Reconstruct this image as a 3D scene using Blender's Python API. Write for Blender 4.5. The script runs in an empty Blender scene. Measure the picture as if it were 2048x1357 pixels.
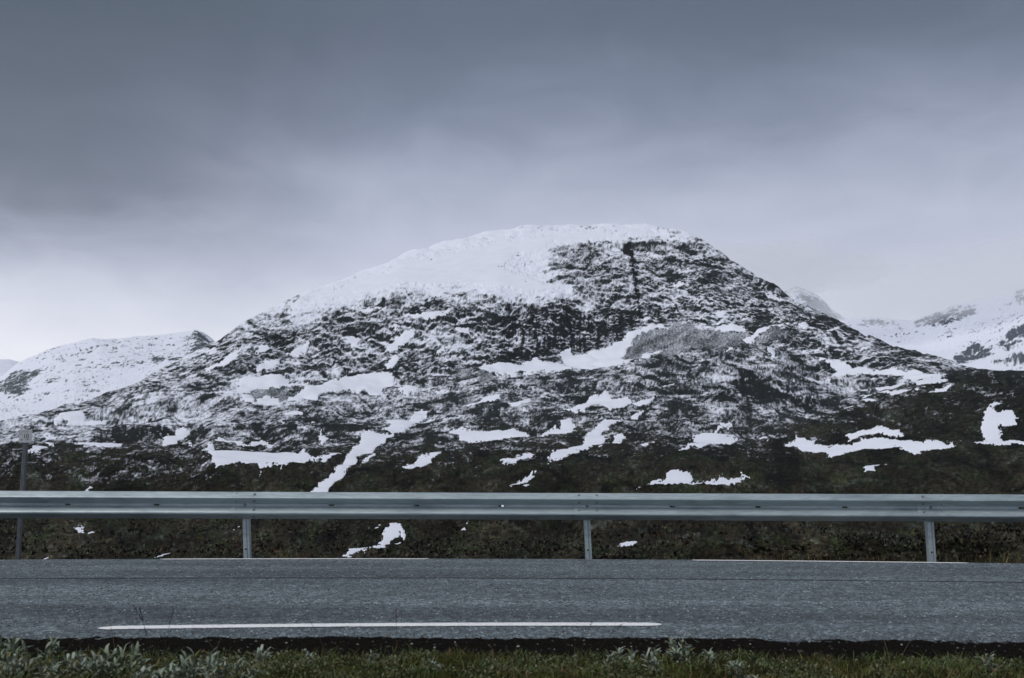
import bpy, bmesh, math, random
import numpy as np
from mathutils import Vector, Matrix

# ------------------------------------------------------------------ camera
scene = bpy.context.scene
cam_data = bpy.data.cameras.new('camera')
cam = bpy.data.objects.new('camera', cam_data)
scene.collection.objects.link(cam)
cam_data.sensor_width = 36.0
cam_data.lens = 36.0 * 2229.0 / 2048.0
cam_data.clip_start = 0.05
cam_data.clip_end = 30000.0
PITCH = math.atan(323.0 / 2229.0)
cam.matrix_world = Matrix.Translation((0, 0, 0.668)) @ Matrix.Rotation(math.radians(90) + PITCH, 4, 'X') @ Matrix.Rotation(0.0037, 4, 'Z')
cam_data.dof.use_dof = True
cam_data.dof.focus_distance = 14.0
cam_data.dof.aperture_fstop = 5.0
scene.camera = cam

# ------------------------------------------------------------------ sky, sun, exposure
SUN_EL, SUN_AZ = math.radians(56), math.radians(-125)        # azimuth from +Y towards +X
world = bpy.data.worlds.new('World'); scene.world = world; world.use_nodes = True
nt = world.node_tree; nt.nodes.clear()
def wn(t, **kw):
    n = nt.nodes.new(t)
    for k, v in kw.items(): setattr(n, k, v)
    return n
out = wn('ShaderNodeOutputWorld'); mix = wn('ShaderNodeMixShader'); bg_sky = wn('ShaderNodeBackground'); bg_cl = wn('ShaderNodeBackground')
sky = wn('ShaderNodeTexSky', sky_type='NISHITA'); sky.sun_disc = False; sky.sun_elevation = SUN_EL; sky.sun_rotation = SUN_AZ
nt.links.new(sky.outputs[0], bg_sky.inputs[0]); bg_sky.inputs[1].default_value = 0.08
tc = wn('ShaderNodeTexCoord'); sep = wn('ShaderNodeSeparateXYZ'); nt.links.new(tc.outputs['Generated'], sep.inputs[0])
mp = wn('ShaderNodeMapping'); mp.inputs['Scale'].default_value = (1.3, 1.3, 3.0); mp.inputs['Location'].default_value = (0.55, 0.2, 0.35)
nt.links.new(tc.outputs['Generated'], mp.inputs[0])
n1 = wn('ShaderNodeTexNoise'); n1.inputs['Scale'].default_value = 1.7; n1.inputs['Detail'].default_value = 4.0; n1.inputs['Roughness'].default_value = 0.45; n1.inputs['Distortion'].default_value = 0.5
nt.links.new(mp.outputs[0], n1.inputs['Vector'])
n2 = wn('ShaderNodeTexNoise'); n2.inputs['Scale'].default_value = 7.0; n2.inputs['Detail'].default_value = 6.0; n2.inputs['Roughness'].default_value = 0.55; n2.inputs['Distortion'].default_value = 0.8
nt.links.new(mp.outputs[0], n2.inputs['Vector'])
def wmath(op, a, b):
    n = wn('ShaderNodeMath', operation=op)
    for i, v in enumerate((a, b)):
        if isinstance(v, (int, float)): n.inputs[i].default_value = v
        else: nt.links.new(v, n.inputs[i])
    return n.outputs[0]
d1 = wmath('MULTIPLY', wmath('SUBTRACT', n1.outputs[0], 0.5), 0.13)
d2 = wmath('MULTIPLY', wmath('SUBTRACT', n2.outputs[0], 0.5), 0.055)
elev = wmath('ADD', wmath('ADD', sep.outputs['Z'], d1), d2)
ramp = wn('ShaderNodeValToRGB'); cr = ramp.color_ramp; cr.interpolation = 'B_SPLINE'
STOPS = [(0, (0.630, 0.637, 0.695)), (0.09, (0.673, 0.677, 0.725)), (0.125, (0.644, 0.652, 0.710)), (0.165, (0.520, 0.538, 0.615)), (0.21, (0.414, 0.439, 0.531)), (0.266, (0.326, 0.354, 0.450)), (0.33, (0.176, 0.203, 0.275)), (0.41, (0.084, 0.104, 0.141)), (0.55, (0.084, 0.104, 0.138)), (1.0, (0.183, 0.209, 0.260))]
cr.elements[0].position = 0; cr.elements[0].color = (*STOPS[0][1], 1)
cr.elements[1].position = 1; cr.elements[1].color = (*STOPS[-1][1], 1)
for p_, c_ in STOPS[1:-1]:
    e = cr.elements.new(p_); e.color = (*c_, 1)
nt.links.new(elev, ramp.inputs[0])
# a heavier bank of cloud to the left
bank = wn('ShaderNodeVectorMath', operation='DOT_PRODUCT'); nt.links.new(tc.outputs['Generated'], bank.inputs[0])
bank.inputs[1].default_value = (math.sin(math.radians(-34)) * math.cos(math.radians(21)), math.cos(math.radians(-34)) * math.cos(math.radians(21)), math.sin(math.radians(21)))
bk = wn('ShaderNodeMapRange'); bk.interpolation_type = 'SMOOTHSTEP'; bk.inputs[1].default_value = math.cos(math.radians(28)); bk.inputs[2].default_value = 1.0
nt.links.new(wmath('ADD', bank.outputs['Value'], wmath('MULTIPLY', d1, .35)), bk.inputs[0])
elb = wn('ShaderNodeMapRange'); elb.interpolation_type = 'SMOOTHSTEP'; elb.inputs[1].default_value = .16; elb.inputs[2].default_value = .30; nt.links.new(elev, elb.inputs[0])
bfac = wmath('MULTIPLY', wmath('MULTIPLY', bk.outputs[0], elb.outputs[0]), .72)
bmix = wn('ShaderNodeMix', data_type='RGBA'); nt.links.new(bfac, bmix.inputs[0]); nt.links.new(ramp.outputs[0], bmix.inputs[6]); bmix.inputs[7].default_value = (.055, .070, .084, 1)
nt.links.new(bmix.outputs[2], bg_cl.inputs[0]); bg_cl.inputs[1].default_value = 1.0
mix.inputs[0].default_value = 0.94
nt.links.new(bg_sky.outputs[0], mix.inputs[1]); nt.links.new(bg_cl.outputs[0], mix.inputs[2]); nt.links.new(mix.outputs[0], out.inputs[0])

sun_data = bpy.data.lights.new('sun', 'SUN'); sun_data.energy = 1.5; sun_data.angle = math.radians(25); sun_data.color = (1.0, 0.97, 0.94)
sun = bpy.data.objects.new('sun', sun_data); scene.collection.objects.link(sun)
sd = Vector((math.sin(SUN_AZ) * math.cos(SUN_EL), math.cos(SUN_AZ) * math.cos(SUN_EL), math.sin(SUN_EL)))
sun.rotation_euler = sd.to_track_quat('Z', 'Y').to_euler()
vs = scene.view_settings; vs.view_transform = 'Standard'; vs.look = 'None'; vs.exposure = 0.45; vs.gamma = 1.0; vs.use_curve_mapping = False

# ---------------------------------------------------------------- terrain core
DEG = math.pi / 180.0
CAM_Z = 0.668

def _hash(ix, iy, seed):
    h = (ix.astype(np.int64) * 374761393 + iy.astype(np.int64) * 668265263 + seed * 974711) & 0xFFFFFFFF
    h = ((h ^ (h >> 13)) * 1274126177) & 0xFFFFFFFF
    h = ((h ^ (h >> 16)) * 2246822519) & 0xFFFFFFFF
    return ((h ^ (h >> 15)) & 0xFFFFFF).astype(np.float32) / np.float32(0xFFFFFF)

def vnoise(x, y, seed=0):
    """gradient noise, about -0.7..0.7"""
    xi = np.floor(x); yi = np.floor(y)
    fx = (x - xi).astype(np.float32); fy = (y - yi).astype(np.float32)
    xi = xi.astype(np.int64); yi = yi.astype(np.int64)
    u = fx * fx * fx * (fx * (fx * 6 - 15) + 10); v = fy * fy * fy * (fy * (fy * 6 - 15) + 10)
    def g(dx, dy):
        a = _hash(xi + dx, yi + dy, seed) * np.float32(2 * math.pi)
        return np.cos(a) * (fx - dx) + np.sin(a) * (fy - dy)
    a = g(0, 0); b = g(1, 0); c = g(0, 1); d = g(1, 1)
    ab = a + (b - a) * u; cd = c + (d - c) * u
    return ab + (cd - ab) * v

def fbm(x, y, wl, octaves=4, gain=0.5, seed=0):
    s = 0.0; amp = 1.0; tot = 0.0
    for o in range(octaves):
        k = 2.03 ** o / wl
        s = s + amp * vnoise(x * k + 17.3 * o, y * k - 9.1 * o, seed + 31 * o)
        tot += amp * amp; amp *= gain
    return s / math.sqrt(tot) * 3.2          # about unit spread

def ridged(x, y, wl, octaves=3, gain=0.5, seed=0):
    s = 0.0; amp = 1.0; tot = 0.0
    for o in range(octaves):
        k = 2.1 ** o / wl
        s = s + amp * (1 - 2.6 * np.abs(vnoise(x * k + 5.7 * o, y * k + 3.3 * o, seed + 13 * o)))
        tot += amp; amp *= gain
    return s / tot

def sstep(a, b, x):
    t = np.clip((x - a) / (b - a), 0, 1)
    return t * t * (3 - 2 * t)

def pchip_rows(P, ks):
    """P: (K, n) knots at 0..K-1, ks: sample positions -> (len(ks), n); monotone cubic"""
    d = P[1:] - P[:-1]
    m = np.zeros_like(P)
    s = d[:-1] * d[1:]
    h = np.where(s > 0, 2 * s / np.where(np.abs(d[:-1] + d[1:]) < 1e-9, 1e-9, d[:-1] + d[1:]), 0)
    m[1:-1] = h; m[0] = d[0]; m[-1] = d[-1]
    out = np.empty((len(ks), P.shape[1]))
    for i, k in enumerate(ks):
        j = min(int(k), len(P) - 2); t = k - j
        t2 = t * t; t3 = t2 * t
        out[i] = (2 * t3 - 3 * t2 + 1) * P[j] + (t3 - 2 * t2 + t) * m[j] + (-2 * t3 + 3 * t2) * P[j + 1] + (t3 - t2) * m[j + 1]
    return out

def layer_table(layers, az, smooth):
    """layers: list of ridge and contour lines, each [(bearing deg, distance m, height m), ...]"""
    R = np.empty((len(layers), len(az))); Z = np.empty_like(R)
    fine = np.linspace(az[0] - 3, az[-1] + 3, 3200)
    n = max(1, int(smooth / (fine[1] - fine[0])))
    ker = np.hanning(2 * n + 3); ker /= ker.sum()
    for i, L in enumerate(layers):
        a = np.array(L)
        for T, col in ((R, 1), (Z, 2)):
            f = np.interp(fine, a[:, 0], a[:, col])
            f = np.convolve(np.pad(f, n + 1, mode='edge'), ker, mode='valid')
            T[i] = np.interp(az, fine, f)
    return R, Z

def base_grid(layers, az, ks, smooth=0.35):
    R, Z = layer_table(layers, az, smooth)
    return pchip_rows(R, ks), pchip_rows(Z, ks)

# ------------------------------------------------------------------ survey of the place: bearing (deg), distance, height
TERRAIN = [[(-40,15.14,-0.45),(-20,12.34,-0.45),(0,11.6,-0.45),(20,12.34,-0.45),(40,15.14,-0.45)],[(-40,17.62,-0.16),(-20,14.37,-0.16),(0,13.5,-0.16),(20,14.37,-0.16),(40,17.62,-0.16)],[(-40,20,-1.7),(-20,20,-1.7),(0,20,-1.7),(20,20,-1.7),(40,20,-1.7)],[(-40,29,-3.4),(-20,29,-3.4),(0,29,-3.4),(20,29,-3.4),(40,29,-3.4)],[(-32.06,70,-2.69),(-24.239,70,-2.9),(-17.648,60,-2.5),(-12.956,60,-2.55),(-8.081,75,-3.4),(-0.564,70,-3.13),(5.727,55,-2.28),(9.446,40,-1.43),(18.91,38,-1.27),(21.136,40,-1.37),(24.311,36,-1.14),(32.161,36,-1.02)],[(-32.138,110,-2.74),(-24.305,110,-2.94),(-17.7,95,-2.54),(-8.108,110,-3.13),(-0.57,105,-2.85),(5.741,80,-1.86),(8.978,46,-0.77),(10.704,42,-0.47),(16.678,41,-0.4),(20.09,43,-0.58),(22.298,42,-0.44),(24.384,40,-0.44),(32.254,40,-0.34)],[(-32.213,180,-1.99),(-24.368,180,-2.08),(-8.134,170,-2.11),(5.75,160,-1.96),(11.937,110,-1.16),(24.424,100,-0.88),(32.302,100,-0.71)],[(-32.302,290,1.99),(-24.444,290,2.26),(-0.582,270,2.5),(24.493,230,1.98),(32.385,230,1.93)],[(-32.395,400,10.54),(-24.523,400,11.54),(-0.59,400,13.28),(24.572,350,11.25),(32.483,350,10.68)],[(-32.456,560,21.82),(-24.581,560,24.94),(-15.58,560,29.14),(-5.704,570,30.97),(-0.598,580,34.96),(4.526,590,37.74),(9.579,580,36.4),(12.052,560,33.99),(13.527,520,34.65),(15.718,500,39.57),(18.11,500,46.66),(20.441,500,52.24),(22.03,500,54.68),(24.826,500,54.89),(32.829,500,55.55)],[(-32.482,640,28.45),(-24.605,650,33.05),(-15.612,680,44.01),(-5.72,690,48.1),(-4.699,690,46.68),(-0.604,690,56.31),(4.537,690,61.01),(9.608,690,60.58),(12.086,680,56.34),(13.532,600,41.44),(15.717,580,45.29),(18.105,580,52.77),(20.432,580,58.52),(22.018,580,60.89),(24.81,580,60.7),(32.805,580,61.02)],[(-32.503,720,35.16),(-24.628,740,42.33),(-20.267,760,50.17),(-16.809,780,54.04),(-13.244,820,69.76),(-10.783,840,73.35),(-8.28,860,77.31),(-5.741,860,77.1),(-4.206,850,75.7),(-2.416,870,89.09),(-0.612,880,95.07),(1.971,900,101.8),(4.549,920,106.85),(6.607,960,122.06),(9.663,1000,134.9),(11.672,1020,140.47),(13.388,960,122.53),(15.524,880,89.08),(16.924,820,71.91),(18.803,800,72.97),(20.654,800,79.0),(22.233,800,81.6),(24.801,800,81.17),(32.789,800,80.87)],[(-32.51,800,40.2),(-24.636,830,49.09),(-20.285,880,63.17),(-16.851,900,76.96),(-13.253,890,79.56),(-8.284,920,85.12),(-5.744,920,84.9),(-4.21,920,86.02),(-2.418,930,98.14),(-0.613,950,104.73),(1.971,970,110.99),(4.55,990,116.73),(6.607,1030,131.84),(9.664,1070,145.26),(11.674,1085,150.84),(13.397,1045,138.88),(15.546,975,109.27),(16.958,930,95.53),(18.826,900,90.47),(20.663,880,89.82),(22.237,880,90.8),(24.801,880,89.22),(32.781,880,87.21)],[(-32.523,880,46.8),(-24.643,960,58.62),(-20.306,1000,78.43),(-16.89,1010,101.54),(-13.304,1010,114.65),(-8.313,1010,114.63),(-5.764,1000,112.03),(-2.424,1000,117.26),(-0.616,1010,123.23),(1.972,1040,132.66),(4.559,1080,151.33),(6.626,1110,170.28),(9.689,1140,178.92),(11.702,1140,180.46),(13.427,1110,167.24),(15.594,1050,142.95),(17.015,1020,131.3),(18.876,980,118.64),(20.694,950,107.78),(22.248,930,99.43),(24.801,930,94.25),(32.776,930,91.07)],[(-32.525,940,50.3),(-24.645,1040,64.09),(-20.315,1080,87.84),(-16.912,1090,118.98),(-13.359,1090,152.67),(-8.379,1110,178.61),(-5.825,1110,189.97),(-2.457,1110,196.14),(-0.633,1110,199.01),(1.976,1130,205.28),(4.58,1160,215.72),(6.653,1190,226.14),(9.728,1200,229.27),(11.738,1200,219.74),(13.457,1170,197.18),(15.625,1110,168.22),(17.038,1070,149.38),(18.892,1020,130.05),(20.706,990,116.5),(22.254,970,105.92),(24.801,970,98.28),(32.772,970,94.22)],[(-32.529,1000,54.22),(-24.647,1080,66.96),(-20.318,1120,92.48),(-16.921,1150,129.48),(-13.382,1190,179.88),(-10.934,1220,212.24),(-8.42,1290,245.78),(-5.861,1320,271.44),(-0.645,1350,295.25),(4.596,1350,301.09),(7.71,1340,297.39),(9.76,1300,284.14),(11.758,1260,247.87),(13.476,1220,219.28),(15.638,1150,181.88),(17.978,1090,149.08),(20.714,1020,123.05),(22.257,1000,110.22),(24.801,1000,101.3),(32.769,1000,96.35)],[(-32.53,1050,57.29),(-24.647,1120,69.65),(-22.507,1140,77.87),(-20.321,1160,96.74),(-18.068,1180,119.19),(-15.764,1230,156.61),(-14.582,1250,173.96),(-12.423,1300,216.57),(-9.945,1380,258.46),(-7.923,1430,289.23),(-5.873,1480,321.43),(-3.797,1540,353.67),(-1.178,1600,385.72),(0.664,1630,400.1),(3.295,1650,407.75),(5.914,1660,411.34),(6.954,1650,407.37),(7.985,1600,384.52),(9.27,1500,356.65),(10.283,1440,329.48),(11.524,1370,287.17),(12.758,1320,258.75),(13.971,1280,231.32),(15.171,1230,205.83),(16.831,1170,179.89),(17.988,1130,159.44),(19.364,1090,142.33),(20.717,1050,127.99),(22.261,1020,113.7),(24.801,1020,103.31),(32.764,1020,97.11)],[(-32.53,1310,32.3),(-24.647,1380,44.7),(-22.507,1400,52.9),(-20.321,1420,71.7),(-18.068,1440,94.2),(-15.764,1490,131.6),(-14.582,1510,149.0),(-12.423,1560,191.6),(-9.945,1640,233.5),(-7.923,1690,264.2),(-5.873,1740,296.4),(-3.797,1800,328.7),(-1.178,1860,360.7),(0.664,1890,375.1),(3.295,1910,382.8),(5.914,1920,386.3),(6.954,1910,382.4),(7.985,1860,359.5),(9.27,1760,331.6),(10.283,1700,304.5),(11.524,1630,262.2),(12.758,1580,233.8),(13.971,1540,206.3),(15.171,1490,180.8),(16.831,1430,154.9),(17.988,1390,134.4),(19.364,1350,117.3),(20.717,1310,103.0),(22.261,1280,88.7),(24.801,1280,78.3),(32.764,1280,72.1)],[(-32.53,1750,-28.5),(-24.647,1820,-21.7),(-22.507,1840,-17.2),(-20.321,1860,-6.8),(-18.068,1880,5.6),(-15.764,1930,26.1),(-14.582,1950,35.7),(-12.423,2000,59.1),(-9.945,2080,82.2),(-7.923,2130,99.1),(-5.873,2180,116.8),(-3.797,2240,134.5),(-1.178,2300,152.1),(0.664,2330,160.1),(3.295,2350,164.3),(5.914,2360,166.2),(6.954,2350,164.1),(7.985,2300,151.5),(9.27,2200,136.2),(10.283,2140,121.2),(11.524,2070,97.9),(12.758,2020,82.3),(13.971,1980,67.2),(15.171,1930,53.2),(16.831,1870,38.9),(17.988,1830,27.7),(19.364,1790,18.3),(20.717,1750,10.4),(22.261,1720,2.5),(24.801,1720,-3.2),(32.764,1720,-6.6)]]
FAR_LEFT = [[(-34.224,1900,63.76),(-3.149,1900,81.22)],[(-34.289,2100,98.95),(-24.64,2100,125.74),(-18.023,2200,185.78),(-3.18,2200,197.23)],[(-34.339,2500,143.46),(-24.714,2500,200.48),(-21.499,2500,247.95),(-18.094,2550,280.95),(-15.267,2600,314.03),(-3.192,2600,279.91)],[(-34.384,2800,186.45),(-24.755,2800,256.53),(-22.653,2800,312.69),(-20.443,2800,344.22),(-18.135,2800,350.76),(-15.774,2850,373.25),(-13.313,2850,334.91),(-3.18,2850,255.31)],[(-34.402,3000,210.81),(-24.776,3000,292.02),(-23.985,3000,332.61),(-22.582,3000,370.52),(-22.037,3000,380.98),(-20.818,3000,401.1),(-19.67,3050,405.78),(-18.87,3100,425.35),(-17.468,3100,434.49),(-16.048,3100,448.98),(-15.508,3100,436.59),(-15.008,3100,415.8),(-13.812,3100,377.06),(-3.166,3100,208.09)],[(-34.402,3400,120.8),(-24.776,3400,202.0),(-23.985,3400,242.6),(-22.582,3400,280.5),(-22.037,3400,291.0),(-20.818,3400,311.1),(-19.67,3450,315.8),(-18.87,3500,335.4),(-17.468,3500,344.5),(-16.048,3500,359.0),(-15.508,3500,346.6),(-15.008,3500,325.8),(-13.812,3500,287.1),(-3.166,3500,118.1)]]
FAR_LEFT_BACK = [[(-37.679,3600,184.05),(-13.203,3600,233.22)],[(-37.845,4000,331.96),(-13.258,4000,364.03)],[(-37.957,4400,459.18),(-30.918,4400,493.48),(-24.833,4400,496.72),(-23.964,4400,487.6),(-22.18,4400,452.08),(-13.249,4400,381.06)],[(-37.957,4800,369.2),(-30.918,4800,403.5),(-24.833,4800,406.7),(-23.964,4800,397.6),(-22.18,4800,362.1),(-13.249,4800,291.1)]]
FAR_PEAK = [[(7.102,3300,355.11),(21.565,3300,335.93)],[(7.131,3500,503.16),(14.659,3500,538.94),(17.048,3500,502.43),(21.613,3500,415.31)],[(7.146,3700,599.29),(13.225,3700,655.97),(14.473,3700,687.64),(15.082,3700,680.89),(15.794,3700,649.05),(16.184,3700,611.75),(16.838,3700,580.47),(17.76,3700,532.46),(21.589,3700,407.75)],[(7.146,4100,509.3),(13.225,4100,566.0),(14.473,4100,597.6),(15.082,4100,590.9),(15.794,4100,559.0),(16.184,4100,521.8),(16.838,4100,490.5),(17.76,4100,442.5),(21.589,4100,317.8)]]
FAR_RIGHT = [[(9.611,1800,160.96),(33.595,1700,131.16)],[(9.626,2000,205.49),(19.323,2000,227.96),(24.839,1900,214.53),(33.76,1900,217.97)],[(9.642,2300,267.06),(17.019,2300,300.25),(20.509,2300,296.62),(22.761,2200,287.14),(24.937,2200,314.72),(33.893,2200,319.02)],[(9.663,2600,348.51),(17.059,2600,387.08),(19.865,2600,379.06),(21.708,2500,381.77),(24.987,2500,396.04),(33.959,2500,400.56)],[(9.673,2800,400.5),(16.836,2800,436.97),(17.554,2800,441.57),(18.495,2800,436.95),(19.42,2800,427.42),(19.991,2800,419.96),(20.575,2800,430.56),(21.735,2750,445.73),(22.869,2750,458.74),(23.978,2750,463.28),(25.028,2750,470.03),(28.244,2750,489.14),(33.993,2750,461.58)],[(9.673,3200,310.5),(16.836,3200,347.0),(17.554,3200,351.6),(18.495,3200,347.0),(19.42,3200,337.4),(19.991,3200,330.0),(20.575,3200,340.6),(21.735,3150,355.7),(22.869,3150,368.7),(23.978,3150,373.3),(25.028,3150,380.0),(28.244,3150,399.1),(33.993,3150,371.6)]]
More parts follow.
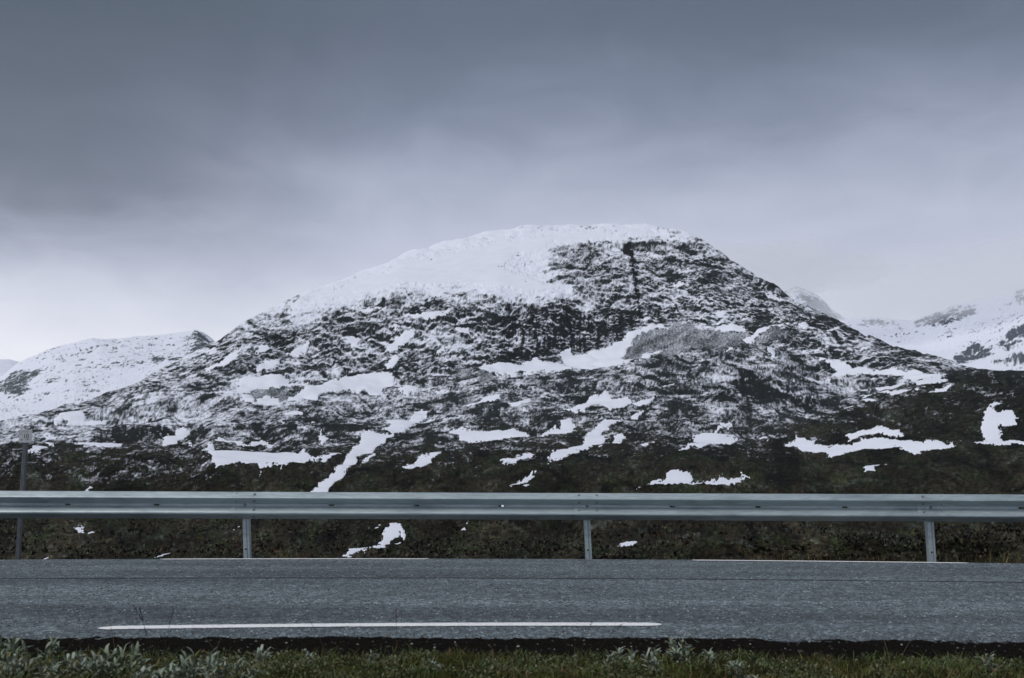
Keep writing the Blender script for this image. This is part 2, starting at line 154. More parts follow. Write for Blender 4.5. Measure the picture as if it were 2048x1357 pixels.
SNOW_PATCHES = [[(-22.49,11.98),(-21.7,12.56),(-20.9,13.1),(-20.92,12.38),(-20.98,11.3),(-19.72,11.34),(-19.93,10.94),(-20.64,10.76),(-21.46,10.96),(-22.38,11.68)],[(-23.07,9.02),(-22.86,9.3),(-22.55,9.32),(-22.27,8.96),(-22.05,8.8),(-22.52,8.74),(-23.01,8.82)],[(-23.37,8.28),(-23.3,8.5),(-22.89,8.7),(-22.57,8.64),(-22.59,8.46),(-22.98,8.32),(-23.29,8.22)],[(-21.41,9.2),(-21.15,9.28),(-20.43,9.02),(-20.05,9.14),(-19.6,8.94),(-19.02,9.08),(-19.2,8.8),(-19.64,8.72),(-20.42,8.76),(-21.18,8.84),(-21.46,8.96)],[(-17.41,9.02),(-17.17,9.42),(-16.91,9.3),(-16.52,9.8),(-16.08,9.46),(-16.21,9.16),(-16.5,9.02),(-16.54,8.84),(-16.83,8.74),(-17.26,8.82)],[(-16.43,8.86),(-16.03,8.94),(-15.91,8.72),(-16.14,8.78)],[(-21.11,7.12),(-20.99,7.2),(-20.83,7.14),(-20.84,6.98),(-21.03,6.98)],[(-20.8,7.18),(-20.59,7.3),(-20.37,7.3),(-20.53,7.18),(-20.74,7.14)],[(-18.39,7.04),(-18.29,7.16),(-18.17,7.1),(-18.17,6.98),(-18.39,6.98)],[(-15.12,7.1),(-14.86,7.12),(-14.97,7.02)],[(-22.79,10.48),(-22.09,10.34),(-21.23,10.28),(-21.65,10.06),(-22.51,10.18)],[(-13.94,12.84),(-13.35,12.88),(-12.64,12.92),(-11.91,12.9),(-11.54,12.76),(-10.93,12.72),(-10.51,12.76),(-10.44,12.62),(-10.07,12.6),(-9.34,12.76),(-8.67,12.78),(-7.68,12.92),(-7.07,13.08),(-6.97,13.0),(-6.26,13.06),(-6.06,12.84),(-6.06,12.62),(-6.61,12.56),(-6.73,12.18),(-7.04,12.14),(-7.66,12.36),(-8.22,12.34),(-9.69,12.22),(-10.11,11.76),(-11.02,10.86),(-11.5,10.8),(-11.8,10.78),(-12.82,10.86),(-13.54,11.1),(-13.85,12.24),(-13.93,12.56)],[(-15.73,13.42),(-14.98,13.54),(-13.81,13.64),(-13.86,13.48),(-14.56,13.4),(-15.38,13.38)],[(-13.13,13.08),(-12.54,13.3),(-11.82,13.36),(-11.93,13.22),(-12.41,13.1),(-12.88,13.06)],[(-13.09,13.54),(-12.86,13.7),(-12.2,13.66),(-12.56,13.58)],[(-11.37,13.5),(-11.11,13.6),(-10.38,13.66),(-10.31,13.6),(-10.55,13.52),(-11.21,13.4)],[(-8.78,13.58),(-8.34,13.62),(-7.85,13.62),(-7.9,13.5),(-7.53,13.48),(-7.65,13.42),(-8.02,13.46),(-8.52,13.52)],[(-6.65,13.46),(-6.29,13.58),(-6.04,13.66),(-6.18,13.78),(-5.8,13.74),(-5.98,13.64),(-5.42,13.66),(-4.85,13.7),(-5.04,13.6),(-5.35,13.58),(-5.41,13.52),(-5.78,13.5),(-5.84,13.42),(-6.28,13.4)],[(-6.57,13.2),(-6.27,13.32),(-6.09,13.36),(-5.77,13.32),(-5.95,13.16),(-6.2,13.12),(-6.45,13.1)],[(-5.74,13.84),(-5.49,13.88),(-4.8,13.84),(-4.17,13.86),(-3.16,13.88),(-3.6,13.8),(-4.04,13.78),(-5.05,13.8)],[(-7.88,14.1),(-7.07,14.08),(-6.44,14.04),(-7.44,14.02)],[(-6.89,10.26),(-6.34,10.2),(-5.59,10.28),(-4.85,10.58),(-4.23,10.52),(-4.72,10.28),(-3.6,10.34),(-4.4,10.12),(-5.33,9.68),(-5.83,9.46),(-6.2,9.34),(-6.63,9.62),(-6.3,9.86),(-6.36,10.16)],[(-11.59,10.1),(-11.1,10.0),(-10.68,10.02),(-10.02,10.14),(-10.01,9.92),(-10.74,9.82),(-11.46,9.86)],[(-11.55,10.48),(-10.58,10.5),(-10.64,10.38),(-11.12,10.38)],[(-6.05,12.52),(-5.37,12.56),(-4.99,12.4),(-5.74,12.4)],[(-3.89,13.36),(-3.45,13.4),(-3.51,13.34),(-3.82,13.32)],[(-15.4,14.02),(-15.18,14.36),(-14.94,14.24),(-15.05,13.96)],[(-7.75,9.42),(-7.07,9.4),(-6.45,9.24),(-5.96,9.4),(-6.45,8.86),(-7.05,8.56),(-7.54,8.34),(-8.02,8.04),(-8.32,7.84),(-8.49,7.62),(-8.8,7.54),(-9.33,7.24),(-9.81,6.98),(-10.56,6.96),(-10.06,7.32),(-9.59,7.58),(-9.05,7.76),(-8.57,8.04),(-8.34,8.34),(-8.34,8.56),(-7.86,8.82),(-7.68,9.12)],[(-15.51,8.56),(-15.12,8.88),(-14.89,8.86),(-14.86,8.38),(-14.16,8.38),(-13.16,8.54),(-12.27,8.46),(-11.19,8.54),(-10.95,8.42),(-10.35,8.44),(-10.16,8.22),(-9.79,8.2),(-8.89,8.4),(-8.52,8.34),(-9.48,8.08),(-10.09,8.12),(-10.87,7.94),(-11.4,7.84),(-12.18,7.8),(-12.65,7.74),(-12.84,7.9),(-13.67,7.94),(-14.25,7.82),(-14.83,7.78),(-14.96,7.98),(-14.91,8.22),(-15.33,8.38)],[(-14.84,9.12),(-14.43,9.2),(-13.6,8.98),(-13.3,8.9),(-12.59,9.06),(-11.99,8.9),(-12.16,8.76),(-12.76,8.84),(-13.35,8.78),(-14.3,8.9)],[(-10.83,8.48),(-10.53,8.62),(-10.35,8.6),(-10.59,8.44)],[(-9.89,9.42),(-9.59,9.46),(-9.34,9.12),(-9.63,8.88),(-9.76,9.12)],[(-5.56,7.88),(-5.37,8.02),(-4.57,8.2),(-3.66,8.42),(-3.4,8.44),(-3.58,8.26),(-4.26,8.06),(-4.63,7.84),(-5.18,7.84)],[(-7.65,8.08),(-7.17,8.38),(-6.81,8.56),(-6.86,8.38),(-7.29,8.16)],[(-8.48,4.14),(-8.11,4.82),(-7.44,4.88),(-6.78,5.22),(-6.36,5.54),(-6.12,5.8),(-5.63,5.78),(-5.35,5.52),(-5.5,5.3),(-6.11,5.1),(-6.41,4.76),(-7.13,4.7),(-7.61,4.44),(-8.27,4.22)],[(-7.55,4.38),(-7.22,4.54),(-7.31,4.4)],[(-13.85,5.64),(-13.51,5.8),(-13.53,5.7)],[(-6.91,5.64),(-6.61,5.74),(-6.58,5.64)],[(-4.94,5.02),(-4.39,5.16),(-4.6,4.96)],[(-21.28,5.86),(-21.01,5.88),(-20.62,5.86),(-20.45,5.78),(-20.77,5.58),(-20.93,5.46),(-21.16,5.68)],[(-20.54,5.52),(-20.11,5.7),(-20.18,5.58),(-20.48,5.44)],[(-17.81,4.12),(-17.25,4.32),(-16.45,4.7),(-16.48,4.58),(-17.18,4.24)],[(-22.84,4.1),(-22.44,4.14),(-22.02,4.3),(-22.27,4.1)],[(-1.88,13.04),(-1.37,13.1),(-0.23,13.02),(0.47,13.02),(0.96,13.12),(1.22,13.1),(1.66,12.92),(2.8,12.78),(2.36,13.14),(2.62,13.24),(3.06,13.22),(3.11,13.06),(4.07,12.9),(4.95,12.96),(6.03,13.06),(6.19,13.12),(7.22,13.16),(7.58,13.12),(8.08,12.96),(7.45,12.96),(6.75,12.96),(6.31,12.82),(6.0,12.6),(5.69,12.34),(6.25,11.92),(6.99,12.3),(7.81,12.34),(7.43,12.0),(6.43,10.9),(5.63,10.86),(5.17,10.86),(3.78,12.22),(3.13,11.96),(2.36,10.86),(1.45,11.88),(0.42,11.3),(-0.61,12.02),(-1.26,12.54),(-1.65,12.78)],[(-2.48,10.32),(-1.86,10.4),(-1.17,10.46),(-0.35,10.52),(-0.6,10.34),(-1.1,10.3),(-1.73,10.26),(-2.23,10.26)],[(-0.16,10.22),(0.4,10.26),(0.91,10.28),(0.97,10.18),(0.28,10.12),(-0.22,10.16)],[(2.67,9.72),(3.29,9.84),(3.86,10.06),(4.05,10.12),(4.55,10.12),(4.86,10.26),(5.17,10.1),(6.04,10.06),(6.17,9.88),(5.42,9.7),(5.04,9.64),(4.67,9.84),(4.04,9.8),(3.67,9.58),(3.04,9.62)],[(-3.09,13.62),(-2.78,13.68),(-2.21,13.64),(-2.27,13.58),(-2.71,13.58)],[(-5.75,12.58),(-5.13,12.4),(-5.37,12.28),(-5.75,12.36)],[(-3.28,9.16),(-3.06,9.38),(-2.56,9.4),(-2.37,9.2),(-1.68,9.16),(-0.68,9.14),(-0.43,9.08),(0.07,9.12),(0.7,8.98),(0.95,8.84),(0.57,8.82),(-0.31,8.88),(-0.68,8.88),(-1.18,8.84),(-2.43,8.88),(-2.75,9.06)],[(1.26,8.84),(1.95,9.0),(2.57,9.06),(2.58,9.34),(3.01,9.28),(3.07,9.1),(3.32,9.0),(2.89,8.88),(2.07,8.82)],[(1.76,8.08),(2.07,8.22),(2.82,8.34),(3.2,8.48),(3.63,8.54),(3.63,8.72),(4.07,8.92),(4.57,9.14),(4.58,9.32),(5.07,9.38),(5.7,9.4),(5.2,9.12),(4.95,9.0),(4.57,8.78),(5.0,8.68),(4.75,8.54),(3.94,8.36),(3.19,8.2),(2.38,8.1)],[(-0.61,8.08),(0.07,8.12),(0.7,8.22),(1.39,8.2),(0.82,8.12),(0.2,8.02),(-0.42,7.98)],[(5.06,8.5),(5.19,8.7),(5.56,8.8),(5.87,8.74),(5.56,8.58)],[(4.38,8.36),(4.69,8.44),(4.63,8.38)],[(-0.23,7.26),(0.33,7.48),(1.32,7.7),(1.26,7.62),(0.58,7.4),(0.14,7.28)],[(0.33,7.22),(0.7,7.36),(1.07,7.4),(0.7,7.26)],[(6.08,9.88),(6.82,9.98),(7.38,10.08),(7.07,9.92),(6.45,9.84)],[(6.07,9.44),(6.69,9.64),(6.44,9.46)],[(6.36,8.48),(6.79,8.54),(7.35,8.58),(6.79,8.46)],[(7.7,10.24),(8.32,10.26),(8.26,10.22)],[(2.32,7.9),(2.69,7.96),(2.44,7.86)],[(4.63,4.92),(4.91,5.1),(5.1,5.18),(5.39,5.24),(5.73,5.48),(5.98,5.46),(6.31,5.58),(6.42,5.46),(6.16,5.28),(5.94,5.16),(5.65,5.16),(5.06,5.0),(4.8,4.96)],[(6.21,6.98),(6.4,7.04),(6.64,7.04),(6.67,6.96)],[(-2.6,5.56),(-2.17,5.82),(-2.3,5.62)],[(-1.34,6.48),(-0.96,6.6),(-0.5,6.56),(-0.02,6.66),(0.39,6.54),(0.13,6.4),(-0.48,6.42),(-0.88,6.32)],[(10.37,12.94),(10.93,13.02),(11.9,13.04),(11.95,12.76),(11.16,12.74),(10.67,12.82)],[(11.82,12.26),(12.25,12.64),(12.81,13.0),(14.07,13.5),(13.71,13.24),(13.23,13.02),(12.55,12.54),(12.12,12.24)],[(14.55,13.64),(14.97,13.94),(15.08,13.72),(14.78,13.58)],[(12.92,14.96),(13.4,15.22),(13.99,15.34),(13.51,14.64),(13.15,14.56)],[(10.45,13.32),(10.64,13.46),(11.01,13.5),(11.06,13.4),(10.75,13.28)],[(8.11,14.06),(8.62,14.22),(9.18,14.08),(8.74,14.02)],[(14.4,10.66),(14.93,10.84),(15.99,11.74),(16.16,11.58),(15.69,11.06),(15.04,10.74)],[(12.78,11.94),(13.43,11.68),(13.36,10.94)],[(13.78,11.12),(14.6,11.82),(14.13,11.16)],[(10.89,10.72),(11.26,10.84),(11.38,10.78)],[(15.49,13.9),(16.55,15.12),(16.19,14.0),(15.78,13.82)],[(6.02,9.48),(6.4,9.64),(6.77,9.68),(6.33,9.46)],[(9.17,8.78),(9.63,8.86),(10.18,8.98),(10.61,9.28),(11.28,9.52),(10.97,9.16),(10.54,9.1),(10.36,8.92),(10.96,8.92),(11.53,8.8),(11.07,8.6),(10.71,8.64),(9.98,8.6),(9.61,8.52),(9.13,8.5),(8.57,8.36),(8.39,8.42),(8.7,8.52),(9.43,8.6),(9.32,8.68)],[(6.53,7.38),(6.9,7.44),(7.57,7.6),(8.06,7.72),(8.98,7.76),(9.16,7.64),(9.1,7.56),(9.95,7.6),(10.43,7.68),(11.27,7.68),(11.99,7.72),(11.81,7.62),(11.03,7.5),(10.18,7.44),(9.21,7.36),(7.75,7.34),(7.02,7.38)],[(12.4,8.82),(12.88,8.78),(12.94,8.72),(12.52,8.72)],[(11.08,7.44),(11.51,7.52),(11.41,7.42)],[(7.76,4.5),(8.25,4.64),(8.03,4.48)],[(6.55,8.44),(6.92,8.54),(7.35,8.58),(6.92,8.48)],[(15.42,12.54),(16.0,12.56),(16.64,12.64),(17.15,12.58),(17.78,12.52),(18.11,12.42),(18.57,12.48),(19.08,12.64),(19.58,12.52),(20.14,12.64),(20.69,12.48),(21.56,8.88),(20.95,8.82),(20.11,8.88),(19.4,12.22),(19.13,12.46),(18.16,12.3),(16.95,12.22),(16.14,12.08),(16.45,12.34),(15.99,12.4)],[(13.51,8.54),(13.93,8.52),(14.29,8.62),(14.82,8.56),(15.23,8.52),(15.1,8.46),(15.68,8.42),(16.03,8.4),(16.72,8.38),(17.3,8.4),(17.53,8.42),(18.1,8.4),(18.33,8.4),(18.55,8.38),(19.27,8.32),(19.99,8.28),(20.31,8.28),(20.43,8.3),(21.19,8.28),(22.06,8.28),(21.73,8.26),(21.29,8.22),(20.63,8.2),(20.07,8.2),(19.73,8.16),(19.46,8.2),(18.97,8.24),(18.41,8.24),(17.84,8.24),(17.28,8.26),(16.82,8.28),(16.41,8.22),(16.0,8.2),(15.55,8.28),(15.03,8.34),(14.56,8.36),(14.33,8.44),(13.8,8.48)],[(16.28,8.54),(16.98,8.54),(17.44,8.54),(18.24,8.54),(18.57,8.48),(19.19,8.44),(19.37,8.38),(18.78,8.4),(18.44,8.42),(17.43,8.46),(17.02,8.44),(16.79,8.44),(16.68,8.5)],[(22.96,8.42),(22.99,8.48),(23.21,8.52),(23.33,8.56),(23.66,8.58),(23.81,8.58),(23.42,8.52),(23.53,8.5),(24.05,8.5),(24.46,8.46),(24.49,8.42),(24.12,8.4),(23.54,8.4),(23.57,8.32),(23.88,8.3),(24.2,8.32),(24.65,8.3),(25.43,8.3),(25.42,8.26),(24.64,8.26),(23.87,8.26),(23.02,8.26),(22.28,8.28),(22.82,8.3),(23.04,8.32),(22.79,8.38)],[(17.35,7.88),(17.81,8.02),(18.66,8.06),(18.03,7.94),(18.02,7.82),(17.46,7.8)],[(16.64,11.44),(16.93,11.76),(17.39,11.68),(18.19,11.54),(18.87,8.92),(20.44,8.78),(20.15,8.76),(19.42,8.78),(18.52,8.92),(17.61,11.4),(16.92,11.44)],[(20.42,8.7),(20.99,8.74),(21.82,8.76),(21.42,8.7),(20.76,8.68)],[(17.37,11.06),(17.89,8.88),(18.23,8.78),(17.71,8.84)],[(16.49,8.94),(17.07,8.84),(16.78,8.84)],[(14.68,10.28),(15.21,10.2),(14.97,10.22)],[(14.32,10.14),(14.73,10.14),(14.52,10.1)],[(19.16,7.28),(19.55,7.32),(19.44,7.24)],[(-10.16,15.68),(-8.44,15.99),(-7.13,16.01),(-4.93,16.03),(-3.15,16.05),(-0.9,16.05),(2.7,15.7),(6.28,15.72),(7.17,15.7),(7.96,15.56),(7.42,15.38),(6.18,15.3),(4.75,15.26),(3.59,15.24),(2.24,15.2),(1.35,15.08),(0.45,14.98),(-0.18,14.82),(0.45,14.7),(1.62,14.78),(0.99,14.58),(1.79,14.42),(2.96,14.32),(3.13,14.2),(2.06,14.12),(0.81,14.06),(-0.26,14.14),(-0.97,14.24),(-2.22,14.32),(-2.67,14.38),(-4.01,14.36),(-5.78,14.44),(-7.27,14.48),(-8.4,14.5),(-9.7,14.5),(-10.98,14.42),(-11.24,14.54)]]
SNOW_HOLES = [None,None,None,None,None,None,None,None,None,None,None,[(-13.61,12.2),(-12.97,12.46),(-12.49,12.5),(-12.07,12.58),(-11.41,12.5),(-10.93,12.62),(-10.5,12.5),(-11.03,12.22),(-11.39,12.08),(-11.32,11.04),(-11.74,10.82),(-11.87,11.4),(-12.36,12.1),(-13.06,11.02),(-13.19,12.1)],None,None,None,None,None,None,None,None,None,None,None,None,None,None,None,None,None,None,None,None,None,None,[(-6.41,5.14),(-6.05,5.36),(-5.63,5.54),(-5.56,5.42),(-6.11,5.16)],None,None,None,None,None,None,None,None,None,None,None,None,None,None,None,None,None,None,None,None,None,None,None,None,None,None,None,None,None,None,None,None,None,None,None,None,None,None,None,None,None,None,None,None,None,None,None,None,None,None,None,None,None,None,None,None,None,None,None,None,None,None]
SCREE = [[(5.68,12.3),(6.0,12.6),(6.39,12.84),(6.76,12.96),(7.45,12.94),(8.08,12.96),(8.58,13.14),(9.2,13.1),(9.88,12.92),(10.8,12.8),(11.16,12.68),(11.95,12.68),(12.13,12.5),(11.76,12.2),(11.63,10.94),(10.89,10.84),(10.16,10.92),(9.05,11.94),(8.06,11.02),(7.37,12.0),(7.94,12.32),(8.31,12.5),(7.56,12.38),(6.43,11.94)],[(12.49,12.36),(12.8,12.74),(13.47,13.08),(14.18,13.06),(14.17,12.84),(13.33,12.56),(12.96,12.32)],[(-1.65,12.72),(-1.11,12.66),(-1.05,10.94),(-1.55,11.0)],[(-2.94,13.02),(-2.25,13.02),(-2.12,12.28),(-2.62,12.38)],[(-13.61,12.2),(-12.97,12.46),(-12.49,12.5),(-12.07,12.58),(-11.41,12.5),(-11.39,12.08),(-11.32,11.04),(-11.74,10.82),(-11.87,11.4),(-12.36,12.1),(-13.06,11.02),(-13.19,12.1)]]
CLIFFS = [[(-1.13,13.76),(-0.43,13.8),(-0.12,13.94),(1.16,13.88),(2.43,13.82),(3.7,13.74),(4.96,13.68),(6.1,13.52),(6.59,13.28),(6.02,13.1),(4.95,13.0),(4.06,12.94),(3.18,13.06),(2.3,13.24),(1.35,13.08),(0.4,13.04),(-0.61,13.08),(-0.75,13.5),(-0.37,13.68)],[(-20.89,9.9),(-20.02,10.26),(-18.98,10.82),(-18.14,11.14),(-17.1,10.32),(-16.52,9.74),(-16.85,9.32),(-17.35,9.06),(-18.65,9.06),(-19.77,9.1),(-20.43,9.18)],[(11.34,10.32),(11.95,10.44),(12.85,10.44),(14.31,10.4),(16.06,10.42),(15.23,10.2),(13.71,10.34),(12.52,10.22),(11.63,10.18)],[(10.11,10.16),(11.33,10.2),(11.32,10.12),(10.29,10.08)],[(-12.93,13.8),(-12.7,14.0),(-11.61,13.94),(-11.13,13.92),(-11.24,13.74),(-11.96,13.7)],[(-8.61,12.96),(-7.87,13.08),(-7.01,13.14),(-6.63,13.16),(-6.26,13.06),(-7.0,13.0),(-7.87,12.92),(-8.61,12.78)],[(-9.34,9.7),(-8.18,9.86),(-7.19,9.74),(-6.26,9.42),(-6.56,9.24),(-7.8,9.52),(-8.72,9.46)],[(3.83,10.16),(4.71,10.26),(4.9,10.22),(4.4,10.12),(3.77,9.98),(3.27,9.96)],[(15.16,8.5),(15.87,8.56),(16.74,8.52),(17.3,8.4),(16.72,8.4),(16.03,8.4),(15.57,8.44)],[(18.44,8.42),(19.34,8.38),(20.38,8.3),(19.99,8.28),(19.27,8.32),(18.66,8.36)],[(13.11,8.6),(13.53,8.66),(14.34,8.34),(14.42,7.92),(14.27,7.1),(13.62,7.1),(13.37,8.0),(13.15,8.36)]]
GULLY = [[(5.55,15.14),(6.18,15.26),(6.35,15.04),(6.51,14.28),(6.7,13.34),(6.57,13.18),(6.49,13.54),(6.29,14.34),(6.08,14.98)]]
ROCK_LEFT = [[(-24.76,3.06),(-24.15,3.38),(-23.08,2.92),(-23.27,2.5),(-23.87,2.0),(-24.74,2.44)],[(-22.83,2.34),(-22.17,2.26),(-22.05,2.04),(-22.71,2.14)],[(-18.01,2.84),(-17.54,2.6),(-17.64,2.22),(-17.99,2.38)],[(-17.3,2.56),(-16.47,2.3),(-16.58,2.04),(-17.22,2.2)],[(-16.09,3.68),(-15.01,3.6),(-15.64,2.64),(-16.43,2.5),(-15.97,3.18)],[(-21.87,1.2),(-21.09,1.14),(-21.02,1.02),(-22.12,1.1)]]
ROCK_PEAK = [[(14.71,1.64),(15.67,1.74),(16.18,1.72),(15.88,1.26),(15.41,1.34),(14.94,1.48)],[(16.01,1.5),(16.84,1.68),(16.82,1.28),(16.12,1.26)]]
ROCK_RIGHT = [[(20.11,3.4),(21.04,3.54),(22.19,3.5),(23.09,3.48),(22.73,3.14),(21.69,2.74),(21.02,2.88)],[(21.8,1.5),(22.76,1.88),(23.73,1.42),(23.27,1.16),(21.94,1.1)],[(17.79,3.52),(19.19,3.48),(18.71,3.16),(17.54,3.24)],[(24.53,4.07),(25.29,3.66),(25.26,3.24),(24.62,3.32)],[(23.85,1.64),(24.54,2.04),(25.21,2.2),(25.17,1.72),(24.17,1.44)],[(23.48,1.04),(25.11,1.16),(25.09,1.0)]]
DUST = [[(-24.71,0),(24.74,0)],[(-24.71,0),(24.74,0)],[(-24.71,0.0),(24.74,0)],[(-24.71,0.02),(24.74,0.0)],[(-24.71,0.096),(-19.18,0.204),(-15.19,0.144),(-10.78,0.06),(-3.18,0.078),(4.54,0.054),(12.1,0.036),(16.92,0.012),(24.74,0.0)],[(-24.71,0.306),(-18.02,0.286),(-13.25,0.306),(-8.28,0.238),(-3.18,0.272),(1.97,0.19),(7.09,0.258),(12.1,0.238),(15.74,0.17),(19.25,0.17),(24.74,0.15)],[(-24.71,0.456),(-15.66,0.441),(-8.28,0.365),(-0.61,0.274),(7.09,0.342),(13.57,0.266),(24.74,0.228)],[(-24.71,0.533),(-15.66,0.568),(-8.28,0.499),(-4.21,0.361),(-0.61,0.413),(7.09,0.473),(11.6,0.447),(15.5,0.361),(24.74,0.387)],[(-24.71,0.57),(-15.66,0.607),(-8.28,0.552),(-0.61,0.506),(7.09,0.552),(15.5,0.46),(24.74,0.46)],[(-24.71,0.6),(-15.66,0.6),(-8.28,0.52),(-0.61,0.5),(7.09,0.55),(15.5,0.52),(24.74,0.5)],[(-24.71,0.6),(-15.66,0.55),(-8.28,0.55),(-3.18,0.58),(1.97,0.6),(7.09,0.62),(12.1,0.58),(15.5,0.5),(24.74,0.5)],[(-24.71,0.6),(-15.66,0.6),(-10.78,0.7),(-5.74,0.92),(-0.61,0.85),(3.26,0.6),(7.09,0.55),(10.86,0.5),(15.5,0.45),(24.74,0.45)],[(-24.71,0.6),(-15.66,0.62),(-12.02,0.72),(-8.28,0.93),(-3.18,0.97),(3.26,0.98),(7.85,0.95),(9.61,0.8),(11.6,0.6),(15.5,0.5),(24.74,0.5)]]
WILLOWS = [(-2.194, 4.95, 0.135, 3, 0.1, 'green willow shrub at the far left end of the verge, close to the asphalt'), (-2.11, 4.88, 0.12, 2, 0.1, 'small green willow just right of the leftmost shrub by the asphalt'), (-1.962, 4.9, 0.133, 4, 0.1, 'green willow below the dark asphalt well left of the white dash'), (-1.951, 4.45, 0.113, 4, 0.45, 'pale willow cut by the bottom left corner of the picture'), (-1.903, 4.5, 0.11, 5, 0.45, 'dense pale willow just right of the bottom left corner'), (-1.772, 4.45, 0.101, 2, 0.5, 'lone pale willow shoot between the corner clump and the upright silvery row'), (-1.751, 4.6, 0.101, 3, 0.55, 'silvery upright willow shoots left of the white dash, first of the row'), (-1.762, 4.7, 0.114, 3, 0.55, 'tallest silvery willow shoots below and left of the white dash'), (-1.673, 4.62, 0.114, 2, 0.55, 'silvery willow shoots below the left tip of the white dash'), (-1.67, 4.72, 0.131, 3, 0.15, 'green willow directly below the left tip of the white dash'), (-1.586, 4.62, 0.107, 2, 0.2, 'low yellowish green willow right of the left tip of the white dash'), (-1.564, 4.78, 0.155, 6, 0.15, 'bushy green willow whose top reaches towards the white dash'), (-1.413, 4.5, 0.112, 6, 0.3, 'leafy grey green willow at the bottom edge in front of the bushy one'), (-1.327, 4.45, 0.104, 4, 0.4, 'grey willow at the bottom edge left of the densest clump'), (-1.313, 4.75, 0.139, 5, 0.35, 'tall grey green willow with spreading top in the middle of the left clump'), (-1.301, 4.55, 0.117, 5, 0.25, 'dark green willow in front of the tall spreading one'), (-1.207, 4.62, 0.124, 5, 0.4, 'grey willow with arching leaves at the right of the left clump'), (-1.139, 4.5, 0.098, 4, 0.45, 'pale willow with sideways leaves low at the right of the left clump'), (-1.064, 4.5, 0.089, 2, 0.45, 'single upright willow shoot standing just right of the left clump'), (-0.997, 4.4, 0.079, 3, 0.5, 'last pale willow at the bottom edge right of the left clump'), (-1.076, 4.95, 0.101, 2, 0.6, 'tiny grey willow rosette near the asphalt right of the left clump'), (-0.865, 4.85, 0.079, 1, 0.5, 'very small pale willow shoot under the left half of the white dash'), (-0.591, 4.85, 0.09, 2, 0.5, 'small grey willow under the middle of the white dash'), (-0.327, 4.7, 0.081, 2, 0.5, 'faint grey willow sprig in the grass under the white dash'), (0.432, 4.95, 0.108, 2, 0.6, 'small silvery willow below the right third of the white dash'), (0.476, 4.98, 0.124, 3, 0.6, 'silvery willow with a taller tip below the right third of the white dash'), (0.515, 4.92, 0.108, 2, 0.6, 'low silvery willow just right of the taller tipped one'), (0.618, 4.95, 0.124, 4, 0.65, 'stout silvery willow just left of the right tip of the white dash'), (0.709, 5.02, 0.158, 4, 0.65, 'tallest silvery willow at the right tip of the white dash'), (0.751, 5.0, 0.154, 3, 0.65, 'tall silvery willow shoots just right of the white dash'), (0.838, 4.9, 0.108, 4, 0.6, 'silvery willow leaning right in the grass beyond the white dash'), (0.952, 4.75, 0.093, 5, 0.6, 'compact silvery willow in rusty grass right of the white dash'), (0.597, 4.72, 0.082, 2, 0.5, 'narrow leaved green willow in front of the stout silvery one'), (0.915, 4.42, 0.072, 3, 0.55, 'pale willow at the bottom edge right of the white dash'), (2.025, 4.85, 0.102, 2, 0.6, 'lone pale willow near the right end of the verge')]
STALKS = [(-1.507, 4.85, [(-0.03, 0.242), (0.0, 0.255), (0.035, 0.237)], 'three dark dead stalks crossing the white dash near its left end'), (-1.668, 4.85, [(0, 0.201), (0.08, 0.161)], 'two dead stalks at the left tip of the white dash'), (-1.825, 4.85, [(-0.06, 0.158), (0, 0.175)], 'dead stalks in front of the dark asphalt left of the white dash'), (-0.772, 4.85, [(0, 0.229)], 'single thin dead stalk crossing the left half of the white dash'), (-0.486, 4.9, [(0, 0.197)], 'pale straight straw below the middle of the white dash'), (-1.234, 4.9, [(0, 0.172), (-0.04, 0.138)], 'reddish dead stalks below the white dash behind the willow clump'), (0.288, 4.85, [(0, 0.183), (0.05, 0.156), (-0.05, 0.146)], 'leafy dead stalks under the right part of the white dash'), (1.62, 4.9, [(0, 0.211), (0.03, 0.19)], 'short dead stalks against the asphalt at the right')]
TUFTS = [(3.222, 14.1, 0.354, 'straw', 'straw tuft with two long bent stems left of the rightmost post'), (3.898, 14.3, 0.336, 'straw', 'low straw tuft beneath the guardrail, second left of the rightmost post'), (4.468, 14.2, 0.379, 'straw', 'straw tuft with tall leaning stems left of the rightmost post'), (4.743, 14.0, 0.315, 'straw', 'yellowish straw tuft in the gap beside the dashed far line'), (5.1, 14.4, 0.335, 'straw', 'straw tuft standing right against the rightmost post'), (5.596, 14.2, 0.371, 'straw', 'tall straw tuft first right of the rightmost post'), (5.969, 14.5, 0.371, 'straw', 'yellow green tuft second right of the rightmost post'), (6.076, 14.0, 0.399, 'straw', 'tall straw tuft third right of the rightmost post'), (6.385, 14.2, 0.46, 'straw', 'tallest pale tuft at the right edge of the picture'), (0.517, 14.2, 0.315, 'rust', 'rusty orange tuft just left of the middle post'), (0.343, 14.0, 0.226, 'rust', 'low rusty tuft left of the orange one by the middle post'), (-2.954, 14.3, 0.435, 'straw', 'thin tall straw tuft right of the left post'), (-2.704, 14.1, 0.333, 'straw', 'short straw tuft second right of the left post'), (-2.081, 14.2, 0.244, 'rust', 'low brown tuft at the foot of the snow gully under the rail'), (-4.139, 14.0, 0.234, 'pale', 'pale grey low willow above the start of the far white line'), (-4.063, 14.3, 0.245, 'pale', 'middle one of three low willows left of the left post'), (-3.715, 14.1, 0.237, 'pale', 'low grey willow nearest the left post'), (2.205, 14.3, 0.28, 'pale', 'pale lichen grey shrub at the left end of the right far line'), (3.115, 14.0, 0.224, 'pale', 'small whitish plant at the road edge between middle and right posts')]
CLOUDS = [(13.77, 3350, 683.5, (300, 220, 72), 'low cloud veiling the rocky peak right of the main dome'), (25.31, 2500, 443.2, (520, 260, 85), 'low cloud hiding the top of the far right mountain')]

